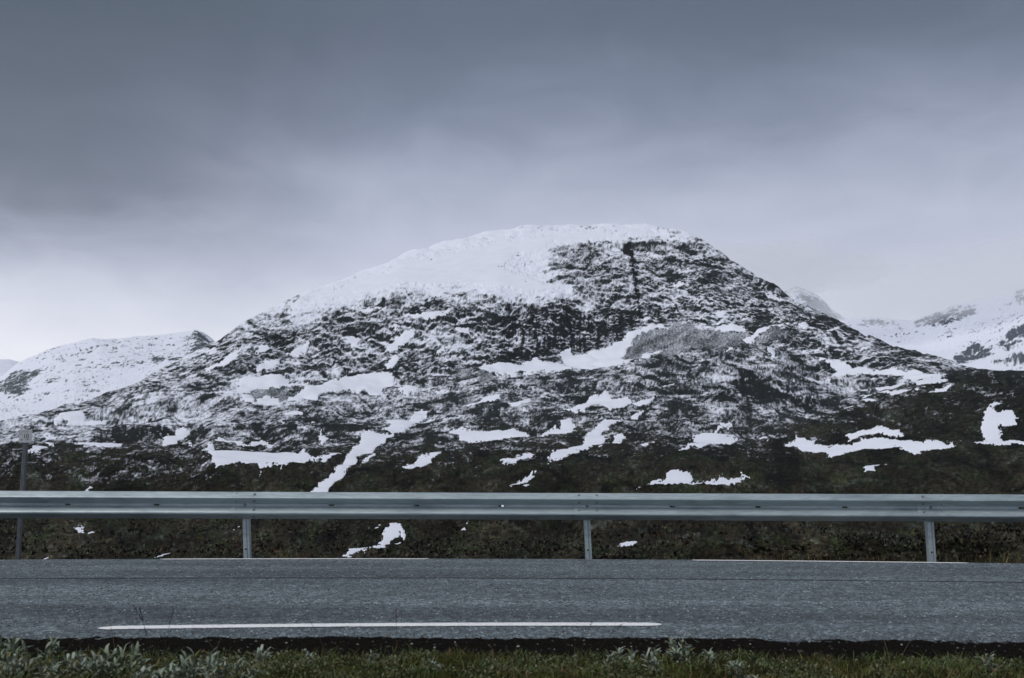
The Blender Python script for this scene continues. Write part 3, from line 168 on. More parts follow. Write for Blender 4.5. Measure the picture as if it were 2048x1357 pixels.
# ------------------------------------------------------------------ helpers
COL = scene.collection
def link(o, parent=None):
    COL.objects.link(o)
    if parent is not None: o.parent = parent
    return o
def mesh_np(name, V, Fc, smooth=True):
    """V (n,3); Fc list of arrays (m,3) or (m,4)"""
    me = bpy.data.meshes.new(name)
    Fc = [f for f in (Fc if isinstance(Fc, list) else [Fc]) if len(f)]
    me.vertices.add(len(V)); me.vertices.foreach_set('co', np.ascontiguousarray(V, np.float32).ravel())
    nl = sum(f.size for f in Fc); npoly = sum(len(f) for f in Fc)
    me.loops.add(nl); me.polygons.add(npoly)
    me.loops.foreach_set('vertex_index', np.concatenate([f.ravel() for f in Fc]).astype(np.int32))
    tot = np.concatenate([np.full(len(f), f.shape[1]) for f in Fc]).astype(np.int32)
    st = np.concatenate([[0], np.cumsum(tot)[:-1]]).astype(np.int32)
    me.polygons.foreach_set('loop_start', st)
    me.polygons.foreach_set('use_smooth', np.full(npoly, smooth))
    me.update(calc_edges=True)
    return me
def attr(me, name, data):
    data = np.asarray(data, np.float32)
    if data.ndim == 1:
        a = me.attributes.new(name, 'FLOAT', 'POINT'); a.data.foreach_set('value', data)
    else:
        a = me.attributes.new(name, 'FLOAT_COLOR', 'POINT')
        rgba = np.ones((len(data), 4), np.float32); rgba[:, :3] = data
        a.data.foreach_set('color', rgba.ravel())
def obj(name, me, mat, parent=None, kind=None, label=None, cat=None, group=None):
    o = bpy.data.objects.new(name, me); link(o, parent)
    if mat is not None and not me.materials: me.materials.append(mat)
    tag(o, label, cat, group, kind)
    return o
def tag(o, label=None, cat=None, group=None, kind=None):
    if label: o['label'] = label
    if cat: o['category'] = cat
    if group: o['group'] = group
    if kind: o['kind'] = kind
def empty(name, loc, label=None, cat=None, group=None, kind=None):
    o = bpy.data.objects.new(name, None); o.empty_display_size = 0.1; o.location = loc; link(o); tag(o, label, cat, group, kind); return o
def grid_faces(nr, nc):
    i = np.arange(nr * nc).reshape(nr, nc)
    return np.stack([i[:-1, :-1], i[:-1, 1:], i[1:, 1:], i[1:, :-1]], -1).reshape(-1, 4)

class Mat:
    def __init__(self, name, rough=0.9, spec=0.25):
        self.m = bpy.data.materials.new(name); self.m.use_nodes = True
        self.t = self.m.node_tree; self.t.nodes.clear()
        self.out = self.t.nodes.new('ShaderNodeOutputMaterial'); self.b = self.t.nodes.new('ShaderNodeBsdfPrincipled')
        self.t.links.new(self.b.outputs[0], self.out.inputs[0])
        self.set('Roughness', rough); self.set('Specular IOR Level', spec)
    def set(self, k, v):
        s = self.b.inputs[k]
        if isinstance(v, bpy.types.NodeSocket): self.t.links.new(v, s)
        elif isinstance(v, tuple): s.default_value = (*v, 1) if len(v) == 3 else v
        else: s.default_value = v
        return self
    def n(self, t, **kw):
        n = self.t.nodes.new(t)
        for k, v in kw.items(): setattr(n, k, v)
        return n
    def put(self, s, v):
        if isinstance(v, bpy.types.NodeSocket): self.t.links.new(v, s)
        elif isinstance(v, tuple) and s.type == 'RGBA': s.default_value = (*v, 1)
        else: s.default_value = v
    def coord(self, scale=(1, 1, 1), space='Object'):
        tc = self.n('ShaderNodeTexCoord'); mp = self.n('ShaderNodeMapping'); mp.inputs['Scale'].default_value = scale
        self.t.links.new(tc.outputs[space], mp.inputs[0]); return mp.outputs[0]
    def noise(self, scale, detail=3, rough=0.55, vec=None, dist=0.0):
        n = self.n('ShaderNodeTexNoise'); n.inputs['Scale'].default_value = scale; n.inputs['Detail'].default_value = detail
        n.inputs['Roughness'].default_value = rough; n.inputs['Distortion'].default_value = dist
        self.t.links.new(vec if vec is not None else self.coord(), n.inputs['Vector']); return n.outputs[0]
    def voronoi(self, scale, vec=None, out='Distance', feature='F1'):
        n = self.n('ShaderNodeTexVoronoi', feature=feature); n.inputs['Scale'].default_value = scale
        self.t.links.new(vec if vec is not None else self.coord(), n.inputs['Vector']); return n.outputs[out]
    def ramp(self, fac, stops):
        r = self.n('ShaderNodeValToRGB'); e = r.color_ramp.elements
        e[0].position, e[0].color = stops[0][0], (*stops[0][1], 1); e[1].position, e[1].color = stops[-1][0], (*stops[-1][1], 1)
        for p_, c_ in stops[1:-1]:
            q = e.new(p_); q.color = (*c_, 1)
        self.put(r.inputs[0], fac); return r.outputs[0]
    def mixc(self, fac, a, b, blend='MIX'):
        m = self.n('ShaderNodeMix', data_type='RGBA', blend_type=blend)
        self.put(m.inputs[0], fac); self.put(m.inputs[6], a); self.put(m.inputs[7], b); return m.outputs[2]
    def math(self, op, a, b=0.0, clamp=False):
        m = self.n('ShaderNodeMath', operation=op); m.use_clamp = clamp
        self.put(m.inputs[0], a); self.put(m.inputs[1], b); return m.outputs[0]
    def attr(self, name, out='Fac'):
        a = self.n('ShaderNodeAttribute', attribute_name=name); return a.outputs[out]
    def bump(self, h, strength=0.5, dist=0.02):
        b = self.n('ShaderNodeBump'); b.inputs['Strength'].default_value = strength; b.inputs['Distance'].default_value = dist
        self.put(b.inputs['Height'], h); self.t.links.new(b.outputs[0], self.b.inputs['Normal']); return self

# ------------------------------------------------------------------ materials
SNOW_COL = (.74, .775, .87)
def terrain_material(name):
    M = Mat(name, .95, .04)
    co = M.coord()
    grain = M.noise(0.55, 4, .65, co)
    fine = M.noise(3.0, 4, .7, co)
    base = M.attr('ground_colour', 'Color')
    tint = M.ramp(grain, [(.28, (.45, .45, .45)), (.5, (1, 1, 1)), (.74, (1.75, 1.7, 1.6))])
    c = M.mixc(1.0, base, tint, 'MULTIPLY')
    tint2 = M.ramp(fine, [(.3, (.55, .55, .55)), (.5, (1, 1, 1)), (.72, (1.6, 1.6, 1.55))])
    c = M.mixc(1.0, c, tint2, 'MULTIPLY')
    s = M.math('ADD', M.attr('snow'), M.math('MULTIPLY', M.math('SUBTRACT', grain, .5), .75))
    s = M.math('ADD', s, M.math('MULTIPLY', M.math('SUBTRACT', fine, .5), .7))
    sm = M.n('ShaderNodeMapRange'); sm.interpolation_type = 'SMOOTHSTEP'
    sm.inputs[1].default_value = .12; sm.inputs[2].default_value = .90; M.put(sm.inputs[0], s)
    M.set('Base Color', M.mixc(sm.outputs[0], c, SNOW_COL))
    M.bump(M.math('ADD', grain, M.math('MULTIPLY', fine, .35)), .6, .5)
    return M.m
M_TERRAIN = terrain_material('heath_rock_and_snow')
Ms = Mat('old_snow', .7, .3)
ns = Ms.noise(.05, 5, .6, Ms.coord((1, 1, 1)))
ns2 = Ms.noise(.9, 4, .6)
Ms.set('Base Color', Ms.mixc(Ms.math('MULTIPLY', ns2, .5), Ms.ramp(ns, [(.3, (.70, .735, .83)), (.7, (.79, .82, .91))]), (.76, .79, .88)))
Ms.bump(ns2, .25, .3)
M_SNOW = Ms.m

# ------------------------------------------------------------------ mountain and moor: one height field, cut at the crest line
PXU = 2229.0 * DEG
az_in = np.linspace(-25.6, 25.6, 1230)
az = np.concatenate([np.linspace(-35, -25.9, 46), az_in, np.linspace(25.9, 35, 46)])
ROWS = [5, 12, 14, 16, 36, 26, 36, 38, 110, 32, 76, 16, 40, 74, 64, 44, 10, 5]
ks = []
for i, n in enumerate(ROWS): ks += list(i + np.arange(n) / n)
ks.append(len(ROWS)); ks = np.array(ks)
nr, nc = len(ks), len(az)
R, Zb = base_grid(TERRAIN, az, ks)
AZ = np.broadcast_to(az, R.shape)
X = R * np.sin(AZ * DEG); Y = R * np.cos(AZ * DEG)
KK = np.broadcast_to(ks[:, None], R.shape)
rowpos = np.interp(ks, np.arange(len(ROWS) + 1), np.concatenate([[0], np.cumsum(ROWS)]))
NVb = -(Zb - CAM_Z) / R * 2229.0
def param(az_, k_):
    az_ = np.asarray(az_, float); k_ = np.asarray(k_, float)
    ci = np.interp(az_, az, np.arange(nc)); ri = np.interp(k_, ks, np.arange(nr))
    c0 = np.minimum(ci.astype(int), nc - 2); r0 = np.minimum(ri.astype(int), nr - 2); fc, fr_ = ci - c0, ri - r0
    v = (NVb[r0, c0] * (1 - fc) + NVb[r0, c0 + 1] * fc) * (1 - fr_) + (NVb[r0 + 1, c0] * (1 - fc) + NVb[r0 + 1, c0 + 1] * fc) * fr_
    return az_ * PXU, v
PU, PV = AZ * PXU, NVb
# fray the outlines of everything drawn on the ground
fr = np.clip(R / 700, .25, 1.3)
wu = PU + 2.5 * fbm(PU, PV * 1.5, 26, 3, .6, 5) + 2.3 * fbm(PU, PV * 1.6, 8, 3, .75, 6)
wv = PV + 1.7 * fbm(PU, PV * 1.5, 24, 3, .6, 7) + 1.5 * fbm(PU, PV * 1.8, 7, 3, .75, 8)

def signed(poly, pad=14):
    """signed distance (inside positive) on a window of the grid -> (slices, array)"""
    a = np.array(poly); pu, pv = param(a[:, 0], a[:, 1])
    c0 = np.searchsorted(az * PXU, pu.min() - pad); c1 = np.searchsorted(az * PXU, pu.max() + pad)
    pr_ = int(pad * .9); r0 = np.searchsorted(ks, a[:, 1].min()) - pr_; r1 = np.searchsorted(ks, a[:, 1].max()) + pr_
    sl = (slice(max(r0, 0), max(r1, r0 + 2)), slice(max(c0, 0), max(c1, c0 + 2)))
    ar = abs(np.dot(pu, np.roll(pv, 1)) - np.dot(pv, np.roll(pu, 1))) / 2; pe = np.hypot(pu - np.roll(pu, 1), pv - np.roll(pv, 1)).sum()
    ff = np.clip(ar / max(pe, 1e-3) / 4.5, .22, 1)
    x = PU[sl] + ff * (wu[sl] - PU[sl]); y = PV[sl] + ff * (wv[sl] - PV[sl])
    inside = np.zeros(x.shape, bool); d2 = np.full(x.shape, 1e9)
    n = len(pu)
    for i in range(n):
        x0, y0, x1, y1 = pu[i], pv[i], pu[(i + 1) % n], pv[(i + 1) % n]
        cond = (y0 > y) != (y1 > y)
        xi = (x1 - x0) * (y - y0) / (y1 - y0 if abs(y1 - y0) > 1e-9 else 1e-9) + x0
        inside ^= cond & (x < xi)
        ex, ey = x1 - x0, y1 - y0; L = ex * ex + ey * ey + 1e-9
        t = np.clip(((x - x0) * ex + (y - y0) * ey) / L, 0, 1)
        d2 = np.minimum(d2, (x - x0 - t * ex) ** 2 + (y - y0 - t * ey) ** 2)
    d = np.sqrt(d2)
    return sl, np.where(inside, d, -d)

def area_mask(polys, soft=5):
    m = np.zeros(R.shape, np.float32)
    for q in polys:
        sl, s = signed(q, 20)
        m[sl] = np.maximum(m[sl], sstep(-soft, soft, s))
    return m
scree = area_mask(SCREE, 3); cliff = area_mask(CLIFFS, 7); gully = area_mask(GULLY, 3)
patch_sd = []; allsd = np.full(R.shape, -50.0)
for q, h in zip(SNOW_PATCHES, SNOW_HOLES):
    sl, s = signed(q, 14 if q is not SNOW_PATCHES[-1] else 60)
    if h:
        sl2, s2 = signed(h)
        full = np.full(R.shape, -50.0); full[sl2] = s2
        s = np.minimum(s, -full[sl])
    patch_sd.append((sl, s)); allsd[sl] = np.maximum(allsd[sl], s)

# relief
sc = np.clip(R / 1000.0, 0.03, 1.15)                     # finer relief close by, as the ground there is heath
hi = sstep(7, 10.5, KK)                                  # bare rock high up
big = 5.0 * fbm(X, Y, 170, 2, .5, 1) * sstep(4.2, 6, KK) * (1 - .5 * sstep(15.2, 16, KK))
med = 1.9 * sc * fbm(X, Y, 46, 3, .55, 2)
dome = np.full(R.shape, 0.0); dome[patch_sd[-1][0]] = sstep(-6, 14, patch_sd[-1][1])
soft = Zb + (big * 0.35 + med) * (1 - .88 * dome)
warp = 7 * fbm(X, Y, 90, 4, .6, 3) + 2.2 * fbm(X, Y, 22, 3, .6, 13)
step = 7.0 * np.clip(R / 900, .12, 1.2)
ph = (Zb + 0.05 * X + warp * np.clip(R / 900, .1, 1)) / step
tri = ph - np.floor(ph)
ledge = (sstep(.55, 1.0, tri) - tri) * step               # tread then riser
bslope = np.gradient(Zb, axis=0) / np.maximum(np.gradient(R, axis=0), 1e-3)
relief = np.clip((bslope - .02) / .42, .30, 1.0) * (1 - .45 * (1 - hi))
lm = sstep(-.5, .9, fbm(X, Y, 70, 3, .5, 4)) * (0.35 + .45 * hi) * (1 - .8 * scree)
ph2 = (Zb - 0.08 * X + 0.6 * warp) / (step * .38) + 0.3 * fbm(X, Y, 25, 2, .5, 9)
tri2 = ph2 - np.floor(ph2)
ledge2 = (sstep(.5, 1.0, tri2) - tri2) * step * .38
rough = sc * (1.0 * fbm(X, Y, 15, 3, .6, 10) + .40 * ridged(X, Y, 9, 3, .6, 11) * (0.5 + hi)) + .28 * sc * fbm(X, Y, 4, 2, .6, 12)
heath = (1 - hi) * (.14 * fbm(X, Y, 2.6, 2, .6, 14) + .10 * np.abs(fbm(X, Y, 1.3, 2, .6, 15))) * np.clip(R / 150, .4, 1.6)
detail = ledge * lm * .55 + ledge2 * (.2 + .4 * lm) * .7 + rough * 1.1 + .4 * cliff * ledge2
detail = detail * relief + heath
allsd[patch_sd[-1][0]] = np.where(patch_sd[-1][1] > allsd[patch_sd[-1][0]] - .01, allsd[patch_sd[-1][0]] - 3.0, allsd[patch_sd[-1][0]])
ins = sstep(-1.0, 5.0, allsd)
near_fade = sstep(1.0, 3.0, KK)
low = (soft - Zb) * near_fade + Zb
keep = sstep(14.8, 16.0, KK) * (1 - sstep(16, 16.6, KK)) * sstep(-17, -12, AZ) * (1 - sstep(8, 12, AZ))   # rounded summit
Zs = low
Zt = low + detail * near_fade * (1 - .93 * ins) * (1 - .95 * np.maximum(keep, .8 * dome)) - 0.45 * sc * sstep(0, 5, allsd)
NU = PU
NV = -(Zs - CAM_Z) / R * 2229.0
silh = NV[int(np.searchsorted(ks, 16.0))]
silh = np.convolve(np.pad(silh, 60, mode='edge'), np.ones(121) / 121, mode='valid')
NVt = -(Zt - CAM_Z) / R * 2229.0 - .30 * silh[None]
NV = NV - .30 * silh[None]          # beds drape over the dome
# local steepness
def grad(Z):
    dzr = np.gradient(Z, axis=0) / np.maximum(np.gradient(R, axis=0), 1e-3)
    dza = np.gradient(Z, axis=1) / np.maximum(np.gradient(AZ * DEG, axis=1) * R, 1e-3)
    return dzr, dza
gr, ga = grad(Zt); br, ba = grad(Zs)
steep = np.sqrt(gr ** 2 + ga ** 2) - np.sqrt(br ** 2 + ba ** 2)
steep = np.clip(steep / (np.std(steep[60:-20, 46:-46]) + 1e-6), -2.5, 2.5)
up = np.clip((gr - br) / (np.std((gr - br)[60:-20, 46:-46]) + 1e-6), -2.5, 2.5)     # faces the road when rising away from it
# share of thin new snow
cov_k = []
for L in [DUST[0]] * 4 + DUST + [DUST[-1]] * 2:
    a = np.array(L); cov_k.append(np.interp(az, a[:, 0], a[:, 1]))
cov = pchip_rows(np.array(cov_k), ks)
cl = fbm(NU, NV * 2.0, 90, 3, .55, 21); cl2 = fbm(NU, NV * 2.4, 34, 3, .6, 22)
cov = np.where(cov > .003, cov - .09 * sstep(.2, .5, cov) * (1 - sstep(.66, .85, cov)) + (.11 * cl + .12 * cl2) * np.clip(cov * 3, 0, 1) * (1 - np.clip(cov - .75, 0, .25) * 3.6), 0)
vert = sstep(-.3, .9, fbm(NU, NV * .22, 9, 3, .6, 26))
cov = cov * (1 - .88 * cliff * (.55 + (.65 * vert - .2) * hi)) * (1 - .8 * gully)
dsl, dsd = patch_sd[-1]
dn = np.zeros(R.shape); dn[dsl] = sstep(-46 , -4, dsd + 6 * cl2[dsl]) * (AZ[dsl] < 3 + 2 * cl[dsl])
cov = np.maximum(cov, dn * .93)
cov = np.clip(cov * (1 - scree) + .34 * scree, 0, .99)
fu = NU + 22 * fbm(NU, NV * 1.5, 190, 2, .5, 44); fv = NV + 13 * fbm(NU, NV * 1.5, 150, 3, .5, 45)
beds = fbm(fu, fv * 5.0, 64, 5, .80, 27)                   # long ledges with shorter ones between
grit = fbm(NU, NVt * 2.2, 7.0, 3, .92, 23)
def bedding(period, wob, seed):
    ph_ = (fv + wob * fbm(fu, fv * 2.2, 70, 3, .6, seed)) / period; sw = ph_ - np.floor(ph_)
    mk = sstep(-.4, .9, fbm(fu, fv * 2.4, 95, 3, .6, seed + 1))
    return mk * (.45 * (sw < .5) - 1.25 * sstep(.55, .75, sw) * (1 - sstep(.92, 1.0, sw)))
layers_ = (bedding(17, 7, 61) + .75 * bedding(8.5, 4, 64)) * (.45 + .55 * sstep(7, 10, KK)) * (1 - scree)
score = .06 + .62 * layers_ - .20 * up - .10 * steep + .46 * beds + .52 * grit + .10 * fbm(X, Y, 12, 2, .6, 24)
pr = np.clip(cov, .003, .997)
thr = -(np.log(pr / (1 - pr)) / 1.702)                    # quantile of the share
snow = 0.5 + 0.40 * (score - thr)
snow = snow * (1 - scree) + scree * (.36 + .11 * fbm(NU, NVt, 3.2, 2, .9, 25) + .10 * fbm(NU + NV, NV, 34, 3, .6, 28))
snow = np.where(cov < .004, -1, np.clip(snow, -.6, 1.6))
edge = sstep(1, 7, allsd)
snow = snow * (1 - edge) + edge * 1.3
speck = sstep(1.25, 1.7, fbm(fu, fv * 3.4, 60, 5, .85, 42)) * dome
snow = snow - 1.3 * speck; Zt = Zt + 1.3 * speck * (1 - keep)
# colour of what is under the snow, with shading of folds painted in
def mixv(a, b, t): return a + (b - a) * t[..., None]
c1 = fbm(X, Y, 60, 3, .55, 31); c2 = fbm(fu, fv * 2.6, 60, 4, .68, 32); c3 = fbm(NU, NV * 1.6, 60, 2, .5, 33)
brown = np.array([.030, .0245, .0175]); dark = np.array([.0075, .008, .0075]); olive = np.array([.029, .033, .0175]); grey = np.array([.085, .092, .080]); rock = np.array([.0225, .0285, .032]); ochre = np.array([.060, .050, .018])
g = np.broadcast_to(brown, R.shape + (3,)).copy()
g = mixv(g, olive, sstep(-.1, 1.1, c3 + .4 * c1) * (1 - .6 * hi))
g = mixv(g, dark, sstep(.1, 1.3, c2) * .85)
g = mixv(g, grey, sstep(.3, 1.6, fbm(fu, fv * 3.2, 46, 5, .75, 34)) * .6)
g = mixv(g, ochre, sstep(1.2, 2.0, fbm(NU, NV * 2, 34, 3, .6, 35)) * (1 - sstep(6, 8, KK)) * .55)
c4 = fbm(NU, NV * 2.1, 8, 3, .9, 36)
crease_shade = sstep(.62, .95, ridged(fu, fv * 2.2, 120, 3, .55, 38))  # fold lines darkened by colour, standing in for shaded hollows
g = g * (np.exp(.55 * c4 - .12) * (1 - .6 * crease_shade))[..., None]
g = g * np.array([.74, .80, .76]) * np.exp(.42 * fbm(fu, fv * 1.6, 130, 3, .5, 37))[..., None]  # broad tone swings paint light and shade of folds over heath colour
g = mixv(g, rock, np.clip(hi * .92, 0, 1))
g = mixv(g, dark, .75 * cliff * (1 - hi))
g = mixv(g, np.array([.050, .060, .066]), scree)
g = mixv(g, np.array([.008, .0095, .0105]), np.clip(gully * .8 + .35 * cliff * hi, 0, 1))

CUT = int(np.searchsorted(ks, 11.0))
XYZ = np.stack([X, Y, Zt], -1)
def sub_mesh(name, r0, r1):
    me = mesh_np(name, XYZ[r0:r1].reshape(-1, 3), grid_faces(r1 - r0, nc))
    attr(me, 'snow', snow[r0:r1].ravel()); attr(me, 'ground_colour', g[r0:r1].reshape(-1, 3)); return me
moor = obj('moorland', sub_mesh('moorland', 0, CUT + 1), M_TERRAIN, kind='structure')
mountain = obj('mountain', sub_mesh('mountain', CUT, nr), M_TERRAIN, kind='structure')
for i, (sl, s) in enumerate(patch_sd):
    m = s > -2.2
    if i == len(patch_sd) - 1: m = s > -3
    if m.sum() < 6: continue
    qd = m[:-1, :-1] & m[1:, :-1] & m[:-1, 1:] & m[1:, 1:]
    if qd.sum() < 2: continue
    sR = sc[sl]
    sR = np.maximum(sR, .16)
    if i == len(patch_sd) - 1: s = s - 7 - 9 * sstep(-.2, 1.2, fbm(NU[sl], NV[sl] * 1.6, 60, 4, .65, 41)) * (s < 60)
    zz = Zs[sl] + sR * np.where(s > 0, 0.06 + 0.55 * np.tanh(s / 5), 0.06 + .95 * s) + .06 * sR * fbm(X[sl], Y[sl], 10, 2, .5, 40)
    idx = np.arange(s.size).reshape(s.shape)
    f = np.stack([idx[:-1, :-1], idx[:-1, 1:], idx[1:, 1:], idx[1:, :-1]], -1)[qd]
    used, inv = np.unique(f, return_inverse=True)
    V = np.stack([X[sl], Y[sl], zz], -1).reshape(-1, 3)[used]
    kc = KK[sl][s > -2].mean()
    me = mesh_np('snow_patch', V, inv.reshape(-1, 4))
    obj('snowfield' if i == len(patch_sd) - 1 else 'snow_patch', me, M_SNOW, mountain if kc > 11 else moor)

# ------------------------------------------------------------------ far mountains
def far_mountain(name, layers, a0, a1, ncol, rows, rocks, share, seed, amp=1.0, rockc=(.055, .065, .075)):
    a = np.linspace(a0, a1, ncol); kk = []
    for i, n in enumerate(rows): kk += list(i + np.arange(n) / n)
    kk.append(len(rows)); kk = np.array(kk)
    r, z = base_grid(layers, a, kk, 0.18)
    A_ = np.broadcast_to(a, r.shape); x = r * np.sin(A_ * DEG); y = r * np.cos(A_ * DEG)
    u = A_ * PXU; v = np.broadcast_to((np.interp(kk, np.arange(len(rows) + 1), np.concatenate([[0], np.cumsum(rows)])) * 1.6)[:, None], r.shape)
    det = amp * (7 * fbm(x, y, 130, 3, .5, seed) + 7 * ridged(x, y, 60, 4, .55, seed + 1) + 1.6 * fbm(x, y, 14, 3, .6, seed + 2))
    rk = np.zeros(r.shape)
    pk = np.concatenate([[0], np.cumsum(rows)])
    for q in rocks:
        b = np.array(q); pu = b[:, 0] * PXU; pv = np.interp(b[:, 1], np.arange(len(rows) + 1), pk) * 1.6
        xx = u + 4 * fbm(u, v, 22, 3, .6, seed + 5); yy = v + 3 * fbm(u, v, 20, 3, .6, seed + 6)
        ins_ = np.zeros(r.shape, bool); d2 = np.full(r.shape, 1e9)
        for i in range(len(pu)):
            x0, y0, x1, y1 = pu[i], pv[i], pu[(i + 1) % len(pu)], pv[(i + 1) % len(pu)]
            cnd = (y0 > yy) != (y1 > yy)
            ins_ ^= cnd & (xx < (x1 - x0) * (yy - y0) / (y1 - y0 if abs(y1 - y0) > 1e-9 else 1e-9) + x0)
            ex, ey = x1 - x0, y1 - y0; t = np.clip(((xx - x0) * ex + (yy - y0) * ey) / (ex * ex + ey * ey + 1e-9), 0, 1)
            d2 = np.minimum(d2, (xx - x0 - t * ex) ** 2 + (yy - y0 - t * ey) ** 2)
        d = np.where(ins_, np.sqrt(d2), -np.sqrt(d2)); rk = np.maximum(rk, sstep(-6, 6, d))
    zt = z + det * sstep(0, .8, np.broadcast_to(kk[:, None], r.shape)) * (.5 + .5 * rk)
    gz = np.gradient(zt, axis=0) / np.maximum(np.gradient(r, axis=0), 1e-3) - np.gradient(z, axis=0) / np.maximum(np.gradient(r, axis=0), 1e-3)
    gz = np.clip(gz / gz.std(), -2.5, 2.5)
    cv = np.clip(share + .05 * fbm(u, v, 60, 3, .5, seed + 8) - .52 * rk, .01, .995)
    scr = -.35 * gz + .75 * fbm(u + .5 * v, v * 1.6, 5.0, 2, .95, seed + 9) + .5 * fbm(u + .6 * v, v * 2.2, 18, 3, .7, seed + 10)
    sn = 0.5 + .62 * (scr + np.log(cv / (1 - cv)) / 1.702)
    me = mesh_np(name, np.stack([x, y, zt], -1).reshape(-1, 3), grid_faces(len(kk), ncol))
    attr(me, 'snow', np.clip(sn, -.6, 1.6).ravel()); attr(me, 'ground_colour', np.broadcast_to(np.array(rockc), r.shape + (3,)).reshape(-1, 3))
    return obj(name, me, M_TERRAIN, kind='structure')
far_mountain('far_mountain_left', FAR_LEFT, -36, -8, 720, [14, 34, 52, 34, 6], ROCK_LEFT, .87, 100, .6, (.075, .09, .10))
far_mountain('far_ridge_left', FAR_LEFT_BACK, -38, -16, 200, [10, 30, 5], [], .95, 130)
far_mountain('far_peak_right', FAR_PEAK, 7, 24, 300, [25, 60, 5], ROCK_PEAK, .72, 150, .9, (.12, .135, .16))  # rock colour lightened to paint in distance haze
far_mountain('far_mountain_right', FAR_RIGHT, 10, 34, 620, [20, 28, 36, 32, 6], ROCK_RIGHT, .92, 170, .7, (.09, .105, .13))  # haze painted into this rock colour too

# ------------------------------------------------------------------ wide ground sheet out to the horizon
Mg = Mat('moor_ground', .95, .1)
Mg.set('Base Color', Mg.ramp(Mg.noise(.02, 6, .6), [(.3, (.02, .017, .012)), (.5, (.04, .035, .022)), (.62, (.035, .04, .02)), (.75, (.3, .31, .33))]))
ga_ = np.linspace(0, 360, 121); gr_ = np.array([0, 4, 9, 14, 20, 30, 60, 120, 300, 700, 1500, 3000, 6500.])
gz_ = np.array([-.6, -.6, -.8, -1.2, -3, -5, -9, -11, -13, -13, -13, -13, -13.])
GA, GR = np.meshgrid(ga_ * DEG, gr_); GZ = np.broadcast_to(gz_[:, None], GA.shape)
obj('ground', mesh_np('ground', np.stack([GR * np.sin(GA), GR * np.cos(GA), GZ], -1).reshape(-1, 3), grid_faces(*GA.shape)), Mg.m, kind='structure')

# ------------------------------------------------------------------ road
def bow(x, k, lim=7.0):
    x = np.asarray(x, float); a = np.minimum(np.abs(x), lim)
    return k * a * a + 2 * k * lim * 0.55 * np.maximum(np.abs(x) - lim, 0)
def far_edge(x): return 13.14 - bow(x, .0185)
def near_edge(x): return 5.60 - bow(x, .020)
def seam(x): return 9.87 - bow(x, .0160)
def near_line(x): return 6.235 - np.where(np.asarray(x) < .9, bow(np.asarray(x) - .9, .029), bow(np.asarray(x) - .9, .02))

Ma = Mat('weathered_asphalt', .78, .45)
co = Ma.coord((1, .75, 1))
st = Ma.n('ShaderNodeTexVoronoi'); st.inputs['Scale'].default_value = 62; Ma.put(st.inputs['Vector'], co)
bw = Ma.n('ShaderNodeRGBToBW'); Ma.put(bw.inputs[0], st.outputs['Color'])
st2 = Ma.n('ShaderNodeTexVoronoi'); st2.inputs['Scale'].default_value = 24; Ma.put(st2.inputs['Vector'], co)
bw2 = Ma.n('ShaderNodeRGBToBW'); Ma.put(bw2.inputs[0], st2.outputs['Color'])
stone = Ma.ramp(bw.outputs[0], [(.1, (.038, .050, .059)), (.45, (.076, .098, .113)), (.75, (.115, .144, .163)), (.95, (.235, .28, .305))])
big_ = Ma.noise(.55, 4, .62, Ma.coord((.30, 1.5, 1)))
patch_ = Ma.noise(2.2, 4, .6, co)
stone = Ma.mixc(1.0, stone, Ma.ramp(bw2.outputs[0], [(.15, (.6, .6, .6)), (.5, (1, 1, 1)), (.9, (1.6, 1.6, 1.6))]), 'MULTIPLY')
stone = Ma.mixc(1.0, stone, Ma.ramp(big_, [(.32, (.58, .59, .61)), (.5, (1, 1, 1)), (.66, (1.42, 1.41, 1.39))]), 'MULTIPLY')
stone = Ma.mixc(1.0, stone, Ma.ramp(patch_, [(.3, (.86, .86, .86)), (.7, (1.12, 1.12, 1.12))]), 'MULTIPLY')
track_ = Ma.noise(1.0, 2, .5, Ma.coord((.02, 1.25, 1)))
stone = Ma.mixc(1.0, stone, Ma.ramp(track_, [(.34, (.80, .80, .80)), (.5, (1, 1, 1)), (.64, (1.20, 1.20, 1.19))]), 'MULTIPLY')
Ma.set('Base Color', stone)
Ma.bump(Ma.math('ADD', st.outputs['Distance'], Ma.math('MULTIPLY', st2.outputs['Distance'], .8)), .55, .012)
M_ASPHALT = Ma.m
Mb = Mat('tarred_gravel', .95, .1); Mb.set('Base Color', Mb.ramp(Mb.noise(60, 4, .7), [(.35, (.006, .006, .006)), (.7, (.022, .021, .019))]))
Mp = Mat('road_paint', .6, .4)
wear = Mp.noise(70, 3, .7); wear2 = Mp.noise(6, 3, .6)
Mp.set('Base Color', Mp.mixc(Mp.ramp(Mp.math('ADD', wear, Mp.math('MULTIPLY', wear2, .4)), [(.76, (0, 0, 0)), (.93, (1, 1, 1))]), (.83, .84, .85), (.22, .23, .24)))

